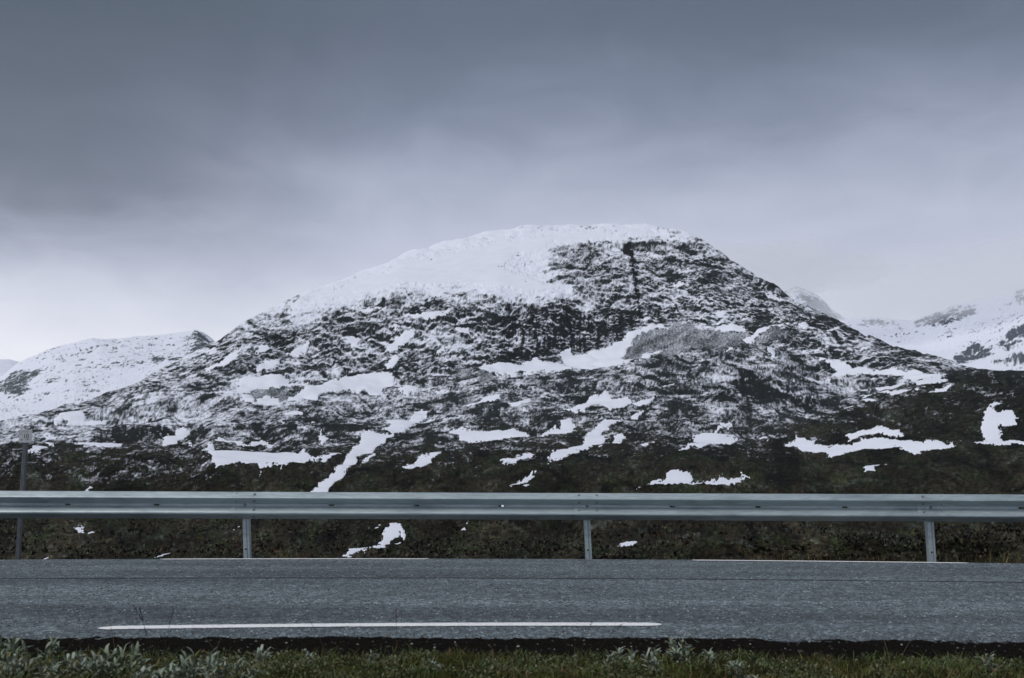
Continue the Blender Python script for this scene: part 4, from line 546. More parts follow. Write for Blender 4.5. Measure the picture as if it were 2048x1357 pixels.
def strip(name, xs, lo, hi, z, thick, mat, parent, ny=2, jitter=0.0, seed=1):
    """slab between two edge curves"""
    t = np.linspace(0, 1, ny)[:, None]
    rng = np.random.default_rng(seed)
    lo = lo + jitter * rng.standard_normal(len(xs)); hi = hi + jitter * rng.standard_normal(len(xs))
    y = lo[None] * (1 - t) + hi[None] * t; x = np.broadcast_to(xs, y.shape)
    top = np.stack([x, y, np.full_like(y, z)], -1).reshape(-1, 3)
    f = grid_faces(ny, len(xs)); n = len(xs); V = [top]; Fs = [f]
    if thick > 0:
        bot = top.copy(); bot[:, 2] -= thick; V.append(bot); m = len(top)
        ring = list(range(n)) + [r * n + n - 1 for r in range(1, ny)] + [(ny - 1) * n + i for i in range(n - 2, -1, -1)] + [r * n for r in range(ny - 2, 0, -1)]
        ring = np.array(ring); nx = np.roll(ring, -1)
        Fs.append(np.stack([ring, ring + m, nx + m, nx], -1))
        Fs.append(f[:, ::-1] + m)
    me = mesh_np(name, np.concatenate(V), Fs, smooth=False)
    return obj(name, me, mat, parent)
xs = np.linspace(-26, 26, 261)
road = strip('road', xs, near_edge(xs) + .05, far_edge(xs) - .05, -.06, .35, Mb.m, None); road['kind'] = 'structure'
xs2 = np.linspace(-26, 26, 1041)
rag = .012 * fbm(xs2, xs2 * 0 + 3.3, .5, 4, .6, 50)
ln = strip('lane', xs2, near_edge(xs2) + rag, seam(xs2) - .010 + .3 * rag, 0, .058, M_ASPHALT, road, 3)
lf = strip('lane', xs2, seam(xs2) + .010 + .3 * rag, far_edge(xs2) + rag, 0, .058, M_ASPHALT, road, 3)
rt = .02 * fbm(xs2, xs2 * 0 + 1.3, .7, 4, .7, 51)
Mt = Mat('bitumen', .6, .4); Mt.set('Base Color', Mt.ramp(Mt.noise(25, 3, .6), [(.35, (.012, .013, .014)), (.7, (.05, .055, .058))]))
strip('tar_seam', xs2, seam(xs2) - .045 + rt, seam(xs2) + .035 + rt + .03 * np.sin(xs2 * .9) ** 2, .003, 0, Mt.m, road, 2, .004, 52)
# proud chippings in the wearing course
rng = np.random.default_rng(53); nch = 46000
cy = 5.5 + 7.4 * rng.random(nch) ** 1.5; cx = rng.uniform(-.52, .52, nch) * cy
okc = (cy > near_edge(cx) + .02) & (cy < far_edge(cx) - .02) & (np.abs(cy - near_line(cx)) > .10); cx, cy = cx[okc], cy[okc]; nch = len(cx)
cr_ = rng.uniform(.005, .011, nch) * (.8 + .04 * cy); chh = cr_ * rng.uniform(.25, .6, nch); ca = rng.uniform(0, 1.57, nch)
Vc = np.stack([np.stack([cx + cr_ * np.cos(ca + k * np.pi / 2), cy + cr_ * np.sin(ca + k * np.pi / 2), np.full(nch, -.001)], -1) for k in range(4)] + [np.stack([cx + cr_ * .2 * np.cos(ca * 3), cy + cr_ * .2 * np.sin(ca * 3), chh], -1)], 1)
bi = (np.arange(nch) * 5)[:, None]
Fch = np.concatenate([bi + np.array([k, (k + 1) % 4, 4]) for k in range(4)])
cc = rng.choice([.05, .08, .11, .16, .30], nch, p=[.27, .28, .24, .15, .06])[:, None] * np.array([.90, 1.07, 1.18]) * rng.uniform(.8, 1.2, nch)[:, None]
me = mesh_np('chippings', Vc.reshape(-1, 3), Fch, smooth=False); attr(me, 'stone_colour', np.repeat(cc, 5, 0))
Mc = Mat('stone_chippings', .8, .3); Mc.set('Base Color', Mc.attr('stone_colour', 'Color'))
obj('chippings', me, Mc.m, road, kind='stuff')
def dash(x0, x1, yfun, w, seed):
    n = int((x1 - x0) / .02)
    x = np.linspace(x0, x1, n); e = np.minimum(1, np.minimum((x - x0), (x1 - x)) / .05) ** .5
    y = yfun(x); ww = w * np.maximum(e, .35)
    strip('edge_line', x, y - ww / 2, y + ww / 2, .004, 0, Mp.m, road, 2, .0025, seed)
for i, x0 in enumerate((-8.1, -2.146, 3.81)): dash(x0, x0 + 2.965, near_line, .155, 60 + i)
fl = lambda x: far_edge(x) - .12
for i, x0 in enumerate((-9.94, -3.94, 2.06, 8.06)): dash(x0, x0 + 3.0, fl, .15, 70 + i)

# ------------------------------------------------------------------ guardrail
Mz = Mat('galvanised_steel', .42, .5)
zc = Mz.coord((3, 20, 20)); zn = Mz.noise(2.0, 5, .65, zc); zs = Mz.noise(1.2, 4, .6, Mz.coord((1, 3, 3))); zv = Mz.noise(30, 2, .5, Mz.coord((9, .2, .2)))
zcol = Mz.mixc(1.0, Mz.ramp(zn, [(.3, (.285, .345, .37)), (.7, (.42, .49, .515))]), Mz.ramp(zs, [(.3, (.66, .68, .70)), (.5, (1, 1, 1)), (.7, (1.12, 1.12, 1.12))]), 'MULTIPLY')
Mz.set('Base Color', zcol); Mz.set('Metallic', .35); Mz.set('Roughness', Mz.math('ADD', .36, Mz.math('MULTIPLY', zn, .16)))
Mz.bump(zv, .06, .004)
M_ZINC = Mz.m
Mh = Mat('dull_zinc', .55, .4); Mh.set('Metallic', .6); Mh.set('Base Color', Mh.ramp(Mh.noise(40, 3, .6), [(.3, (.14, .16, .17)), (.7, (.27, .30, .32))])); M_BOLT = Mh.m
Mk = Mat('dark_hole', .9, .1); Mk.set('Base Color', (.006, .007, .008)); M_HOLE = Mk.m

def rail_y(x): return 13.34 - bow(x, .0105)
PROF = [(0, .002), (4, .010), (10, .017), (58, .070), (66, .078), (74, .081), (82, .077), (126, .016), (133, .007), (140, .003), (163, .003), (170, .006), (178, .013), (226, .068), (234, .077), (243, .081), (252, .081), (260, .076), (300, .018), (306, .010), (311, .004)]
_p = []
for (za, da), (zb, db) in zip(PROF[:-1], PROF[1:]):
    _p.append((za, da))
    if zb - za > 15:
        for f_ in (2.2 / (zb - za), 1 - 2.2 / (zb - za)): _p.append((za + (zb - za) * f_, da + (db - da) * f_))
PROF = sorted(_p + [PROF[-1], (1.2, .0045), (310, .0052)])
TOP = 0.757
posts_x = [-7.15, -3.13, .888, 4.86, 8.85]
rail = empty('guardrail', (0, rail_y(0), 0), 'long galvanised steel guardrail along the far edge of the road', 'guardrail')
def rl(v): return (v[0], v[1] - rail.location.y, v[2])
def panel(xa, xb, lift):
    """corrugated beam from xa to xb with slot holes each metre"""
    L = xb - xa
    slots = [s for s in (1.0, 2.0, 3.0)]
    off = .16
    ts = sorted(set([0, L, .004, L - .004] + [i * L / 16 for i in range(17)] + [v for s in slots for v in (s + off - .030, s + off + .030)]))
    V = []; Fq = []
    npf = len(PROF)
    for t in ts:
        f = lift * max(0, 1 - t / .8)
        for z, dd in PROF:
            V.append((xa + t, float(rail_y(xa + t)) - (dd + f + .003) - rail.location.y, TOP - z / 1000))
    ivs = [i for i, q in enumerate(PROF) if 141 < q[0] + 1.5 < 162.5 and q[0] >= 141]
    for a in range(len(ts) - 1):
        mid = (ts[a] + ts[a + 1]) / 2
        for j in range(npf - 1):
            if j in ivs and any(abs(mid - s - off) < .03 for s in slots): continue
            q = a * npf + j; Fq.append((q, q + 1, q + npf + 1, q + npf))
    me = mesh_np('rail_panel', np.array(V), np.array(Fq))
    o = obj('rail_panel', me, M_ZINC, rail)
    sm = o.modifiers.new('steel', 'SOLIDIFY'); sm.thickness = .003; sm.offset = 0
    return o
for i in range(len(posts_x) - 1): panel(posts_x[i] - .15, posts_x[i + 1] + .17, .012)
panel(posts_x[0] - 4.1, posts_x[0] + .17, .006); panel(posts_x[-1] - .15, posts_x[-1] + 4.1, .006)

def lathe(name, prof, seg=10):
    V = []; Fs = []
    for r_, z_ in prof:
        for k in range(seg): V.append((r_ * math.cos(2 * math.pi * k / seg), r_ * math.sin(2 * math.pi * k / seg), z_))
    for a in range(len(prof) - 1):
        for k in range(seg): Fs.append((a * seg + k, a * seg + (k + 1) % seg, (a + 1) * seg + (k + 1) % seg, (a + 1) * seg + k))
    me = bpy.data.meshes.new(name); me.from_pydata(V, [], Fs + [tuple(range((len(prof) - 1) * seg, len(prof) * seg))])
    return me
bolt_me = lathe('bolt', [(.017, 0), (.017, .004), (.013, .009), (.007, .012)])
bolt_me.materials.append(M_BOLT)
def extrude_profile(name, prof, z0, z1):
    n = len(prof); V = [(x, y, z0) for x, y in prof] + [(x, y, z1) for x, y in prof]
    Fs = [(i, (i + 1) % n, n + (i + 1) % n, n + i) for i in range(n)] + [tuple(range(n - 1, -1, -1)), tuple(range(n, 2 * n))]
    me = bpy.data.meshes.new(name); me.from_pydata(V, [], Fs); return me
post_me = extrude_profile('post', [(-.036, 0), (.004, 0), (.008, .010), (.014, .010), (.018, -.002), (.036, -.002), (.036, .095), (.018, .095), (.012, .08), (.006, .08), (.002, .095), (-.036, .095)], -.95, .10)
post_me.materials.append(M_ZINC)
hole_me = lathe('bolt_hole', [(.011, 0), (.011, .0015), (.004, .0016)], 10); hole_me.materials.append(M_HOLE)
wash_me = bpy.data.meshes.new('washer')
bm = bmesh.new(); bmesh.ops.create_cube(bm, size=1); bmesh.ops.scale(bm, vec=(.115, .004, .044), verts=bm.verts); bmesh.ops.bevel(bm, geom=bm.edges[:], offset=.0012, segments=1); bm.to_mesh(wash_me); bm.free(); wash_me.materials.append(M_ZINC)
tilts = [2.0, 3.9, 2.5, 1.3, 2.2]
prof_d = lambda z: float(np.interp(z, [q[0] for q in PROF], [q[1] for q in PROF]))
rs = random.Random(4)
for i, x in enumerate(posts_x):
    y = float(rail_y(x))
    p = obj('post', post_me, None, rail); p.location = rl((x, y + .012, TOP - .16)); p.rotation_euler = (0, math.radians(-tilts[i]), 0)
    h = obj('bolt_hole', hole_me, None, p); h.location = (-.008, 0.0005, -.505); h.rotation_euler = (math.radians(90), 0, 0)
    w = obj('washer', wash_me, None, rail); w.location = rl((x + .005, y - .017, TOP - .152)); w.rotation_euler = (0, math.radians(rs.uniform(-2, 7)), 0)
    b = obj('bolt', bolt_me, None, rail); b.location = rl((x + .005, y - .019, TOP - .152)); b.rotation_euler = (math.radians(90), 0, 0)
    for bx in (-.092, .118):
        for z in (28, 108, 205, 285):
            dz = 4; sl_ = (prof_d(z + dz) - prof_d(z - dz)) / (2 * dz / 1000)
            ang = math.atan(sl_)
            b = obj('bolt', bolt_me, None, rail); b.location = rl((x + bx, y - prof_d(z) - .0085, TOP - z / 1000)); b.rotation_euler = (math.radians(90) - ang, 0, 0)

# ------------------------------------------------------------------ roadside marker plate
SX, SY = 14.75 * math.tan(-23.49 * DEG), 14.75
sign = empty('marker_sign', (SX, SY, -.42), 'small white plate reading 10 on a grey post behind the guardrail', 'sign')
Mq = Mat('grey_steel_tube', .5, .4); Mq.set('Metallic', .4); Mq.set('Base Color', Mq.ramp(Mq.noise(9, 4, .6, Mq.coord((6, 6, 1))), [(.3, (.075, .09, .10)), (.7, (.15, .17, .185))]))
def rr_prof(w, d, r=.008, n=3):
    pts = []
    for cx, cy, a0 in ((w / 2 - r, -d / 2 + r, -90), (w / 2 - r, d / 2 - r, 0), (-w / 2 + r, d / 2 - r, 90), (-w / 2 + r, -d / 2 + r, 180)):
        for k in range(n + 1):
            a = math.radians(a0 + 90 * k / n); pts.append((cx + r * math.cos(a), cy + r * math.sin(a)))
    return pts
pm = extrude_profile('pole', rr_prof(.058, .05, .012), -.1, 1.90); obj('pole', pm, Mq.m, sign)
Mw = Mat('sign_white', .5, .5)
Mw.set('Base Color', Mw.mixc(Mw.ramp(Mw.noise(14, 4, .6), [(.45, (0, 0, 0)), (.75, (1, 1, 1))]), (.50, .53, .56), (.30, .33, .35)))
me = extrude_profile('plate', [(x, z) for x, z in rr_prof(.172, .172, .010)], -.0015, .0015)
pl = obj('plate', me, Mw.m, sign); pl.rotation_euler = (math.radians(90), 0, 0); pl.location = (.004, -.030, 1.905)
Mx = Mat('black_print', .6, .3); Mx.set('Base Color', (.02, .022, .025))
Mf = Mat('faded_print', .6, .3); Mf.set('Base Color', (.25, .27, .28))
def text(name, s, size, loc, mat):
    cu = bpy.data.curves.new(name, 'FONT'); cu.body = s; cu.size = size; cu.align_x = 'CENTER'; cu.align_y = 'CENTER'; cu.extrude = .0006
    tmp = bpy.data.objects.new(name + '_tmp', cu); COL.objects.link(tmp)
    dg = bpy.context.evaluated_depsgraph_get(); me_ = bpy.data.meshes.new_from_object(tmp.evaluated_get(dg))
    bpy.data.objects.remove(tmp); bpy.data.curves.remove(cu)
    me_.materials.clear()
    o = obj(name, me_, mat, pl); o.location = loc; return o
text('number', '10', .078, (.008, .0, .0022), Mx.m)
text('lettering', 'RV15', .034, (.0, .058, .0022), Mf.m)
for sx in (-.045, .035):
    s_ = obj('screw', lathe('screw', [(.008, 0), (.008, .003), (.004, .004)], 8), Mx.m, pl); s_.location = (sx, -.047, .0016)

# ------------------------------------------------------------------ near verge
def edge_depth(x, y): return near_edge(x) - y
def verge_z(x, y):
    d = edge_depth(x, y)
    z = np.interp(d, [-.3, -.13, -.05, .0, .06, .2, .34, .5, .8, 1.3, 2.2, 4.0], [-.08, -.020, -.002, .003, -.014, -.058, -.062, -.048, -.042, -.04, -.03, .0])
    m = sstep(.15, .5, d)
    return z + m * (.020 * fbm(x, y, .55, 3, .5, 80) + .010 * fbm(x, y, .13, 3, .6, 81)) + .0035 * fbm(x, y, .05, 2, .6, 82) + .003 * fbm(x, y, .22, 2, .6, 84)
Mv = Mat('mossy_soil', .95, .04)
vco = Mv.coord(); vn = Mv.noise(7, 5, .65, vco); vf = Mv.noise(90, 4, .7, vco)
vc = Mv.ramp(vn, [(.3, (.020, .016, .009)), (.5, (.040, .040, .013)), (.68, (.060, .070, .018))])
soil = Mv.ramp(vf, [(.35, (.005, .0045, .004)), (.62, (.014, .012, .010)), (.78, (.07, .068, .064))])
Mv.set('Base Color', Mv.mixc(Mv.attr('green'), soil, Mv.mixc(1.0, vc, Mv.ramp(vf, [(.3, (.5, .5, .5)), (.7, (1.6, 1.6, 1.5))]), 'MULTIPLY')))
Mv.bump(vf, .9, .02)
gx = np.concatenate([np.linspace(-16, -3.5, 40), np.arange(-3.4, 3.4, .015), np.linspace(3.5, 16, 40)])
gd = np.concatenate([np.linspace(6.5, 1.55, 14), np.concatenate([np.arange(1.5, .2, -.02), np.arange(.2, -.2, -.01)])])
GX = np.broadcast_to(gx, (len(gd), len(gx))); GD = np.broadcast_to(gd[:, None], GX.shape); GY = near_edge(GX) - GD
GZ_ = verge_z(GX, GY)
me = mesh_np('verge', np.stack([GX, GY, GZ_], -1).reshape(-1, 3), grid_faces(len(gd), len(gx)))
attr(me, 'green', sstep(.17, .30, GD + .05 * fbm(GX, GY, .3, 3, .6, 83)).ravel())
obj('verge', me, Mv.m, kind='structure')

def leaf_material(name, rough=.75, trans=.25):
    M = Mat(name, rough, .3); c = M.attr('leaf_colour', 'Color')
    n_ = M.noise(120, 2, .6); M.set('Base Color', M.mixc(1.0, c, M.ramp(n_, [(.3, (.75, .75, .75)), (.7, (1.25, 1.25, 1.25))]), 'MULTIPLY'))
    return M.m
M_GRASS = leaf_material('grass_blade'); M_LEAF = leaf_material('willow_leaf', .8)
def blades(n, xy, h, lean, width, colour, seed, zfun=verge_z):
    """many bent grass blades as one mesh (arrays per blade)"""
    rng = np.random.default_rng(seed)
    x, y = xy; z = zfun(x, y) - .006
    a = rng.uniform(0, 2 * np.pi, n); dx, dy = np.cos(a) * lean, np.sin(a) * lean
    b = a + np.pi / 2 + rng.uniform(-.6, .6, n); wx, wy = np.cos(b) * width / 2, np.sin(b) * width / 2
    T = [(0, 1.0), (.4, .9), (.75, .6), (1.0, .0)]
    V = []; 
    for t, wd in T:
        px = x + dx * t ** 2; py = y + dy * t ** 2; pz = z + h * (t - .25 * np.clip(lean / np.maximum(h, .01), 0, 2) * t ** 2 * .6)
        if wd > 0:
            V.append(np.stack([px - wx * wd, py - wy * wd, pz], -1)); V.append(np.stack([px + wx * wd, py + wy * wd, pz], -1))
        else: V.append(np.stack([px, py, pz], -1))
    V = np.stack(V, 1)                                  # n,7,3
    base = (np.arange(n) * 7)[:, None]
    q = np.concatenate([base + np.array([0, 1, 3, 2]), base + np.array([2, 3, 5, 4])]); t3 = base + np.array([4, 5, 6])
    c = np.repeat(colour, 7, 0)
    return V.reshape(-1, 3), q, t3, c
PAL = np.array([[.056, .082, .016], [.088, .118, .026], [.040, .058, .014], [.13, .12, .04], [.09, .05, .022], [.17, .15, .075], [.03, .03, .013]])
def grass(name, n, seed, hmin, hmax, wd, pal_w, dmin=.23, dmax=1.5, xlim=3.1, clump=.35, lean=1.2):
    rng = np.random.default_rng(seed)
    x = rng.uniform(-xlim, xlim, n * 3); d = rng.uniform(dmin - .06, dmax, n * 3)
    keepm = rng.random(n * 3) < (.35 + .65 * sstep(-.6, .8, fbm(x, d, clump, 3, .6, seed))) * sstep(dmin - .07, dmin + .05, d + .07 * fbm(x, d, .3, 3, .6, seed + 1))
    x, d = x[keepm][:n], d[keepm][:n]; n = len(x); y = near_edge(x) - d
    h = rng.uniform(hmin, hmax, n) * (.6 + .5 * sstep(-1, 1, fbm(x, y, .25, 2, .5, seed + 2)))
    ci = rng.choice(len(PAL), n, p=pal_w)
    shift = fbm(x, y, .4, 2, .5, seed + 3)
    col = PAL[ci] * rng.uniform(.55, 1.35, n)[:, None]; col[:, 0] *= (1 + .18 * shift); col[:, 1] *= (1 - .02 * shift)
    V, q, t, c = blades(n, (x, y), h, h * lean * rng.uniform(.2, 1.3, n), wd * rng.uniform(.7, 1.4, n), col, seed)
    me = mesh_np(name, V, [q, t]); attr(me, 'leaf_colour', c)
    return me
go = obj('grass', grass('grass', 38000, 90, .018, .062, .0028, [.26, .22, .2, .12, .08, .05, .07]), M_GRASS, kind='stuff', label='short green and brown grass on the near roadside verge', cat='grass')
# leafy ground cover: small ovals
def cover(n, seed, pal, size, dmin=.32, xlim=3.1):
    rng = np.random.default_rng(seed)
    x = rng.uniform(-xlim, xlim, n * 3); d = rng.uniform(dmin, 1.5, n * 3)
    km = (fbm(x, d, .35, 3, .6, seed) > .1) ; x, d = x[km][:n], d[km][:n]; n = len(x); y = near_edge(x) - d
    z = verge_z(x, y) + rng.uniform(.004, .035, n)
    s = size * rng.uniform(.6, 1.5, n); a = rng.uniform(0, 2 * np.pi, n); el = rng.uniform(.0, 1.2, n)
    ax = np.stack([np.cos(a) * np.cos(el), np.sin(a) * np.cos(el), np.sin(el)], -1); bx = np.stack([-np.sin(a), np.cos(a), np.zeros(n)], -1)
    P0 = np.stack([x, y, z], -1)
    V = np.stack([P0, P0 + (ax * .45 + bx * .28) * s[:, None], P0 + ax * s[:, None], P0 + (ax * .45 - bx * .28) * s[:, None]], 1)
    q = (np.arange(n) * 4)[:, None] + np.arange(4)
    c = pal[rng.integers(0, len(pal), n)] * rng.uniform(.6, 1.3, n)[:, None]
    me = mesh_np('ground_cover', V.reshape(-1, 3), q); attr(me, 'leaf_colour', np.repeat(c, 4, 0)); return me
obj('ground_cover', cover(26000, 95, np.array([[.05, .075, .018], [.035, .055, .02], [.10, .12, .05], [.07, .05, .015], [.14, .15, .09]]), .013), M_GRASS, kind='stuff', label='tiny leafy ground cover among the verge grass', cat='ground cover')

# willow shoots
def shoot_mesh(seed, nleaf, L, pale):
    """one upright twig with lance-shaped leaves; unit height about 1"""
    rng = np.random.default_rng(seed); V = []; Fq = []; C = []
    bend = rng.uniform(-.16, .16, 2)
    def axis(t): return np.array([bend[0] * t * t, bend[1] * t * t, t])
    seg = 5
    for i in range(seg + 1):
        t = i / seg * .92; c_ = axis(t); r_ = .016 * (1 - .6 * t)
        for k in range(4):
            V.append(c_ + r_ * np.array([math.cos(k * math.pi / 2), math.sin(k * math.pi / 2), 0])); C.append((.05, .035, .02))
    for i in range(seg):
        for k in range(4): Fq.append((i * 4 + k, i * 4 + (k + 1) % 4, i * 4 + 4 + (k + 1) % 4, i * 4 + 4 + k))
    for j in range(nleaf):
        t = .12 + .80 * (j + rng.uniform(0, .6)) / nleaf; a = j * 2.4 + rng.uniform(-.4, .4)
        up = .75 + .6 * t + rng.uniform(-.25, .2)                      # steeper towards the tip
        ll = L * rng.uniform(.75, 1.15) * (1.05 - .3 * abs(t - .55)); w = ll * rng.uniform(.125, .165)
        o_ = axis(t); fwd = np.array([math.cos(a), math.sin(a), 0]); side = np.array([-math.sin(a), math.cos(a), 0])
        b0 = len(V); n_ = 5
        young = sstep(.45, .95, t); base_c = np.array([.10, .135, .07]) * (1 - young) + np.array([.19, .23, .165]) * young
        base_c = base_c * (1 - pale) + np.array([.33, .37, .335]) * pale; base_c = base_c * rng.uniform(.75, 1.25)
        if rng.random() < .06: base_c = np.array([.16, .13, .04])
        for i in range(n_):
            s_ = i / (n_ - 1); cur = up - .55 * s_ * s_ * rng.uniform(.5, 1.2)
            pos = o_ + ll * s_ * (fwd * math.cos(cur) + np.array([0, 0, 1]) * math.sin(cur))
            ww = w * math.sin(math.pi * (.06 + .90 * s_ ** .85)) + .001
            nrm = np.cross(side, fwd * math.cos(cur) + np.array([0, 0, 1]) * math.sin(cur))
            for k in (-1, 0, 1):
                V.append(pos + side * ww * k + nrm * (-.35 * ww if k == 0 else 0)); C.append(base_c * (1.12 if k == 0 else 1))
        for i in range(n_ - 1):
            for k in range(2):
                q = b0 + i * 3 + k; Fq.append((q, q + 1, q + 4, q + 3))
    me = mesh_np('shoot', np.array(V), np.array(Fq)); attr(me, 'leaf_colour', np.array(C)); me.materials.append(M_LEAF); return me
SHOOTS = [shoot_mesh(200 + i, n, L, p_) for i, (n, L, p_) in enumerate([(11, .62, .1), (13, .55, .25), (9, .7, .4), (10, .6, .55), (8, .75, .15), (12, .5, .0)])]
def willow(x, y, h, n, pale, label, seed):
    r_ = random.Random(seed); z = float(verge_z(np.array([x]), np.array([y]))[0]) - .01
    o = empty('willow_shrub', (x, y, z), label, 'shrub', 'grey-leaved willow shrubs on the verge')
    pick = [0, 1, 5, 4] if pale < .3 else [2, 3, 1]
    n = n + (2 if x < -.8 else 0)
    for i in range(n):
        s_ = obj('shoot', SHOOTS[r_.choice(pick)], None, o)
        sp = .022 * n ** .5
        s_.location = (r_.uniform(-sp, sp) * (i > 0), r_.uniform(-sp, sp) * (i > 0), 0)
        k = h / (1.22 if x < -.8 else 1.4) * (1 if i == 0 else r_.uniform(.55, 1.0)); kw = min(k, .085) / .085 * .082 * r_.uniform(.85, 1.15)
        s_.scale = (kw, kw, k); s_.rotation_euler = (r_.uniform(-.3, .3) * (i > 0), r_.uniform(-.3, .3) * (i > 0), r_.uniform(0, 6.28))
for i, (x, y, h, n, pale, label) in enumerate(WILLOWS): willow(x, y, h, n, pale, label, 300 + i)

# dry stalks reaching up in front of the road
Md = leaf_material('dry_stalk', .85)
def stalk_mesh(seed, head):
    rng = np.random.default_rng(seed); V = []; Fq = []
    b = rng.uniform(-.12, .12, 2); n_ = 6; col_ = np.array([.05, .03, .018]) if head else np.array([.16, .14, .08])
    for i in range(n_ + 1):
        t = i / n_; r_ = .0011 * (1 - .5 * t)
        for k in range(3): V.append((b[0] * t * t + r_ * math.cos(k * 2.1), b[1] * t * t + r_ * math.sin(k * 2.1), t))
    for i in range(n_):
        for k in range(3): Fq.append((i * 3 + k, i * 3 + (k + 1) % 3, i * 3 + 3 + (k + 1) % 3, i * 3 + 3 + k))
    if head:
        for j in range(7):
            t = .78 + .03 * j; o_ = np.array([b[0] * t * t, b[1] * t * t, t]); a = rng.uniform(0, 6.28); q = len(V); s_ = .004
            e = np.array([math.cos(a), math.sin(a), .0]) * s_; u_ = np.array([0, 0, .03])
            V += [tuple(o_), tuple(o_ + e + u_ * .4), tuple(o_ + e * .6 + u_), tuple(o_ - e * .5 + u_ * .5)]; Fq.append((q, q + 1, q + 2, q + 3))
    me = mesh_np('stalk', np.array(V), np.array(Fq)); attr(me, 'leaf_colour', np.broadcast_to(col_, (len(V), 3))); me.materials.append(Md); return me
ST = [stalk_mesh(400 + i, i % 2 == 0) for i in range(6)]
for i, (x, y, hs, label) in enumerate(STALKS):
    r_ = random.Random(500 + i); z = float(verge_z(np.array([x]), np.array([y]))[0]) - .01
    o = empty('dry_stalk_clump', (x, y, z), label, 'dry stalks', 'dead flower stalks on the verge')
    for j, (dx, h) in enumerate(hs):
        s_ = obj('stalk', ST[(i + j * 2) % 6], None, o); s_.location = (dx, r_.uniform(-.03, .03), 0); s_.scale = (1.3, 1.3, h + .05); s_.rotation_euler = (r_.uniform(-.05, .05), r_.uniform(-.05, .05), r_.uniform(0, 6.2))

# ------------------------------------------------------------------ bank behind the guardrail: dry tufts and low willow
def back_z(x, y): 
    r_ = np.hypot(x, y)
    return np.interp(y, [11.6, 13.5, 14.5, 16, 20], [-.45, -.16, -.28, -.72, -1.7])
def tuft_mesh(seed, n, spread, hmin, hmax, pal, w=.006):
    rng = np.random.default_rng(seed)
    x = rng.normal(0, spread, n); y = rng.normal(0, spread * .7, n); h = rng.uniform(hmin, hmax, n)
    col = pal[rng.integers(0, len(pal), n)] * rng.uniform(.6, 1.3, n)[:, None]
    V, q, t, c = blades(n, (x, y), h, h * rng.uniform(.1, .75, n), np.full(n, w) * rng.uniform(.6, 1.3, n), col, seed, lambda a, b: a * 0)
    me = mesh_np('blades', V, [q, t]); attr(me, 'leaf_colour', c); me.materials.append(M_GRASS); return me
STRAW = np.array([[.11, .085, .03], [.075, .062, .022], [.05, .05, .016], [.15, .12, .05], [.045, .03, .015]])
RUST = np.array([[.13, .07, .02], [.09, .05, .02], [.10, .085, .025]])
PALE = np.array([[.20, .22, .17], [.14, .16, .11], [.09, .11, .06]])
for i, (x, y, h, kindc, label) in enumerate(TUFTS):
    pal = {'straw': STRAW, 'rust': RUST, 'pale': PALE}[kindc]
    me = tuft_mesh(600 + i, 90 if kindc != 'pale' else 140, .16 if kindc != 'pale' else .12, h * .35, h, pal, .006 if kindc != 'pale' else .012)
    o = obj('grass_tuft' if kindc != 'pale' else 'low_willow', me, None, None, None, label, 'grass tuft' if kindc != 'pale' else 'shrub', 'plants behind the guardrail')
    o.location = (x, y, float(back_z(x, y)) - .01)

# ------------------------------------------------------------------ air
mv = bpy.data.materials.new('haze_air'); mv.use_nodes = True; t_ = mv.node_tree; t_.nodes.clear()
ov = t_.nodes.new('ShaderNodeOutputMaterial'); pv_ = t_.nodes.new('ShaderNodeVolumePrincipled'); t_.links.new(pv_.outputs[0], ov.inputs['Volume'])
pv_.inputs['Color'].default_value = (.90, .93, 1.0, 1); pv_.inputs['Density'].default_value = .000014
bm = bmesh.new(); bmesh.ops.create_cube(bm, size=1); bmesh.ops.scale(bm, vec=(14000, 14000, 1014), verts=bm.verts); bmesh.ops.translate(bm, vec=(0, 0, 493), verts=bm.verts)
me = bpy.data.meshes.new('haze'); bm.to_mesh(me); bm.free()
hz = obj('haze', me, mv, kind='stuff', label='thin pale mountain haze filling the whole valley', cat='haze')

# pebbles on the bare strip beside the asphalt
rng = np.random.default_rng(97); n = 900
x = rng.uniform(-3.1, 3.1, n); d = rng.uniform(-.06, .36, n); y = near_edge(x) - d; z = verge_z(x, y); r_ = rng.uniform(.003, .009, n) * (1 + (rng.random(n) < .05))
dirs = np.array([(1, 0, 0), (0, 1, 0), (-1, 0, 0), (0, -1, 0), (0, 0, .8), (0, 0, -.6)]); jit = rng.uniform(.7, 1.2, (n, 6, 1))
V = np.stack([x, y, z], -1)[:, None] + dirs[None] * jit * r_[:, None, None]
ft = np.array([(0, 1, 4), (1, 2, 4), (2, 3, 4), (3, 0, 4), (1, 0, 5), (2, 1, 5), (3, 2, 5), (0, 3, 5)])
me = mesh_np('gravel', V.reshape(-1, 3), ((np.arange(n) * 6)[:, None, None] + ft[None]).reshape(-1, 3), smooth=False)
attr(me, 'stone_colour', np.repeat(rng.choice([.03, .06, .12, .28], n, p=[.4, .3, .2, .1])[:, None] * np.array([1, .99, .96]), 6, 0))
obj('gravel', me, Mc.m, kind='stuff', label='scattered pebbles on the dark strip beside the asphalt', cat='gravel')
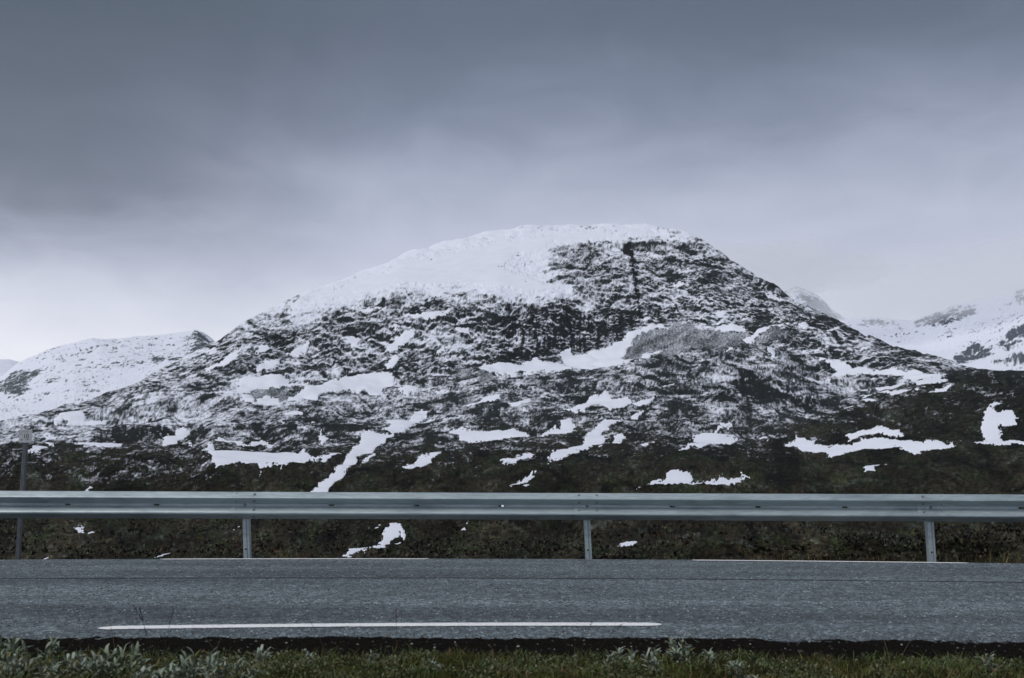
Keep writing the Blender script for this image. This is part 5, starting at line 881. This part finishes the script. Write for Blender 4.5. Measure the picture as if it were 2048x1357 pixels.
# low cloud caught on the far right summits
mcl = bpy.data.materials.new('cloud_vapour'); mcl.use_nodes = True; t_ = mcl.node_tree; t_.nodes.clear()
oc = t_.nodes.new('ShaderNodeOutputMaterial'); pc = t_.nodes.new('ShaderNodeVolumePrincipled'); t_.links.new(pc.outputs[0], oc.inputs['Volume'])
pc.inputs['Color'].default_value = (.97, .975, 1.0, 1); pc.inputs['Density'].default_value = .003
def cloud(azd, r0, z0, rad, seed, label):
    bm = bmesh.new(); bmesh.ops.create_icosphere(bm, subdivisions=4, radius=1)
    co_ = np.array([v.co[:] for v in bm.verts]); k = 1 + .16 * fbm(co_[:, 0] * 2 + seed, co_[:, 2] * 2 + co_[:, 1], 1.1, 3, .55, seed)
    for v, q in zip(bm.verts, k): v.co = Vector((v.co.x * rad[0] * q, v.co.y * rad[1] * q, v.co.z * rad[2] * q))
    me_ = bpy.data.meshes.new('cloud'); bm.to_mesh(me_); bm.free()
    o = obj('cloud', me_, mcl, kind='stuff', label=label, cat='cloud'); o.location = (r0 * math.sin(azd * DEG), r0 * math.cos(azd * DEG), z0); o.rotation_euler = (0, 0, -azd * DEG)
for i, c_ in enumerate(CLOUDS): cloud(*c_[:3], c_[3], 700 + i, c_[4])
scene.cycles.volume_bounces = 3

# heather and dwarf shrubs on the slope just beyond the guardrail
rng = np.random.default_rng(120); n = 14000
kq = 1.6 + 5.0 * rng.random(n); aq = rng.uniform(-27, 27, n)
ri = np.interp(kq, ks, np.arange(nr)); ci = np.interp(aq, az, np.arange(nc)); r0 = ri.astype(int); c0 = ci.astype(int)
fr0, fc0 = ri - r0, ci - c0
lerp = lambda A: (A[r0, c0] * (1 - fc0) + A[r0, c0 + 1] * fc0) * (1 - fr0) + (A[r0 + 1, c0] * (1 - fc0) + A[r0 + 1, c0 + 1] * fc0) * fr0
bx, by, bz = lerp(X), lerp(Y), lerp(Zt); rr = np.hypot(bx, by)
okq = (allsd[r0, c0] < -2) & (fbm(bx, by, 9, 3, .6, 121) > -.5); bx, by, bz, rr = bx[okq], by[okq], bz[okq], rr[okq]; n = len(bx)
size = rng.uniform(.10, .30, n) * np.clip(rr / 60, .45, 1.8); NL = 6
a = rng.uniform(0, 6.28, (n, NL)); tilt = rng.uniform(.25, 1.3, (n, NL)); L_ = size[:, None] * rng.uniform(.6, 1.2, (n, NL)); w_ = L_ * rng.uniform(.18, .34, (n, NL))
ox = (rng.random((n, NL)) - .5) * size[:, None] * 1.3; oy = (rng.random((n, NL)) - .5) * size[:, None]
P0 = np.stack([bx[:, None] + ox, by[:, None] + oy, bz[:, None] - .03 + 0 * ox], -1)
tip = P0 + np.stack([np.cos(a) * np.cos(tilt) * L_, np.sin(a) * np.cos(tilt) * L_, np.sin(tilt) * L_], -1)
sd_ = np.stack([-np.sin(a) * w_, np.cos(a) * w_, 0 * a], -1); midp = P0 + (tip - P0) * .6
V = np.stack([P0, midp + sd_, tip, midp - sd_], 2).reshape(-1, 3)
q = (np.arange(n * NL) * 4)[:, None] + np.arange(4)
pal = np.array([[.022, .019, .012], [.030, .033, .014], [.016, .015, .010], [.05, .045, .02], [.05, .055, .042], [.042, .022, .012]])
cb = pal[rng.choice(6, n, p=[.3, .24, .2, .1, .08, .08])] * rng.uniform(.6, 1.4, n)[:, None]
cl_ = np.repeat(np.repeat(cb, NL, 0) * rng.uniform(.6, 1.5, n * NL)[:, None], 4, 0)
me = mesh_np('heather', V, q); attr(me, 'leaf_colour', cl_)
obj('heather', me, M_GRASS, kind='stuff', label='dark heather and dwarf shrubs on the slope beyond the guardrail', cat='heather')
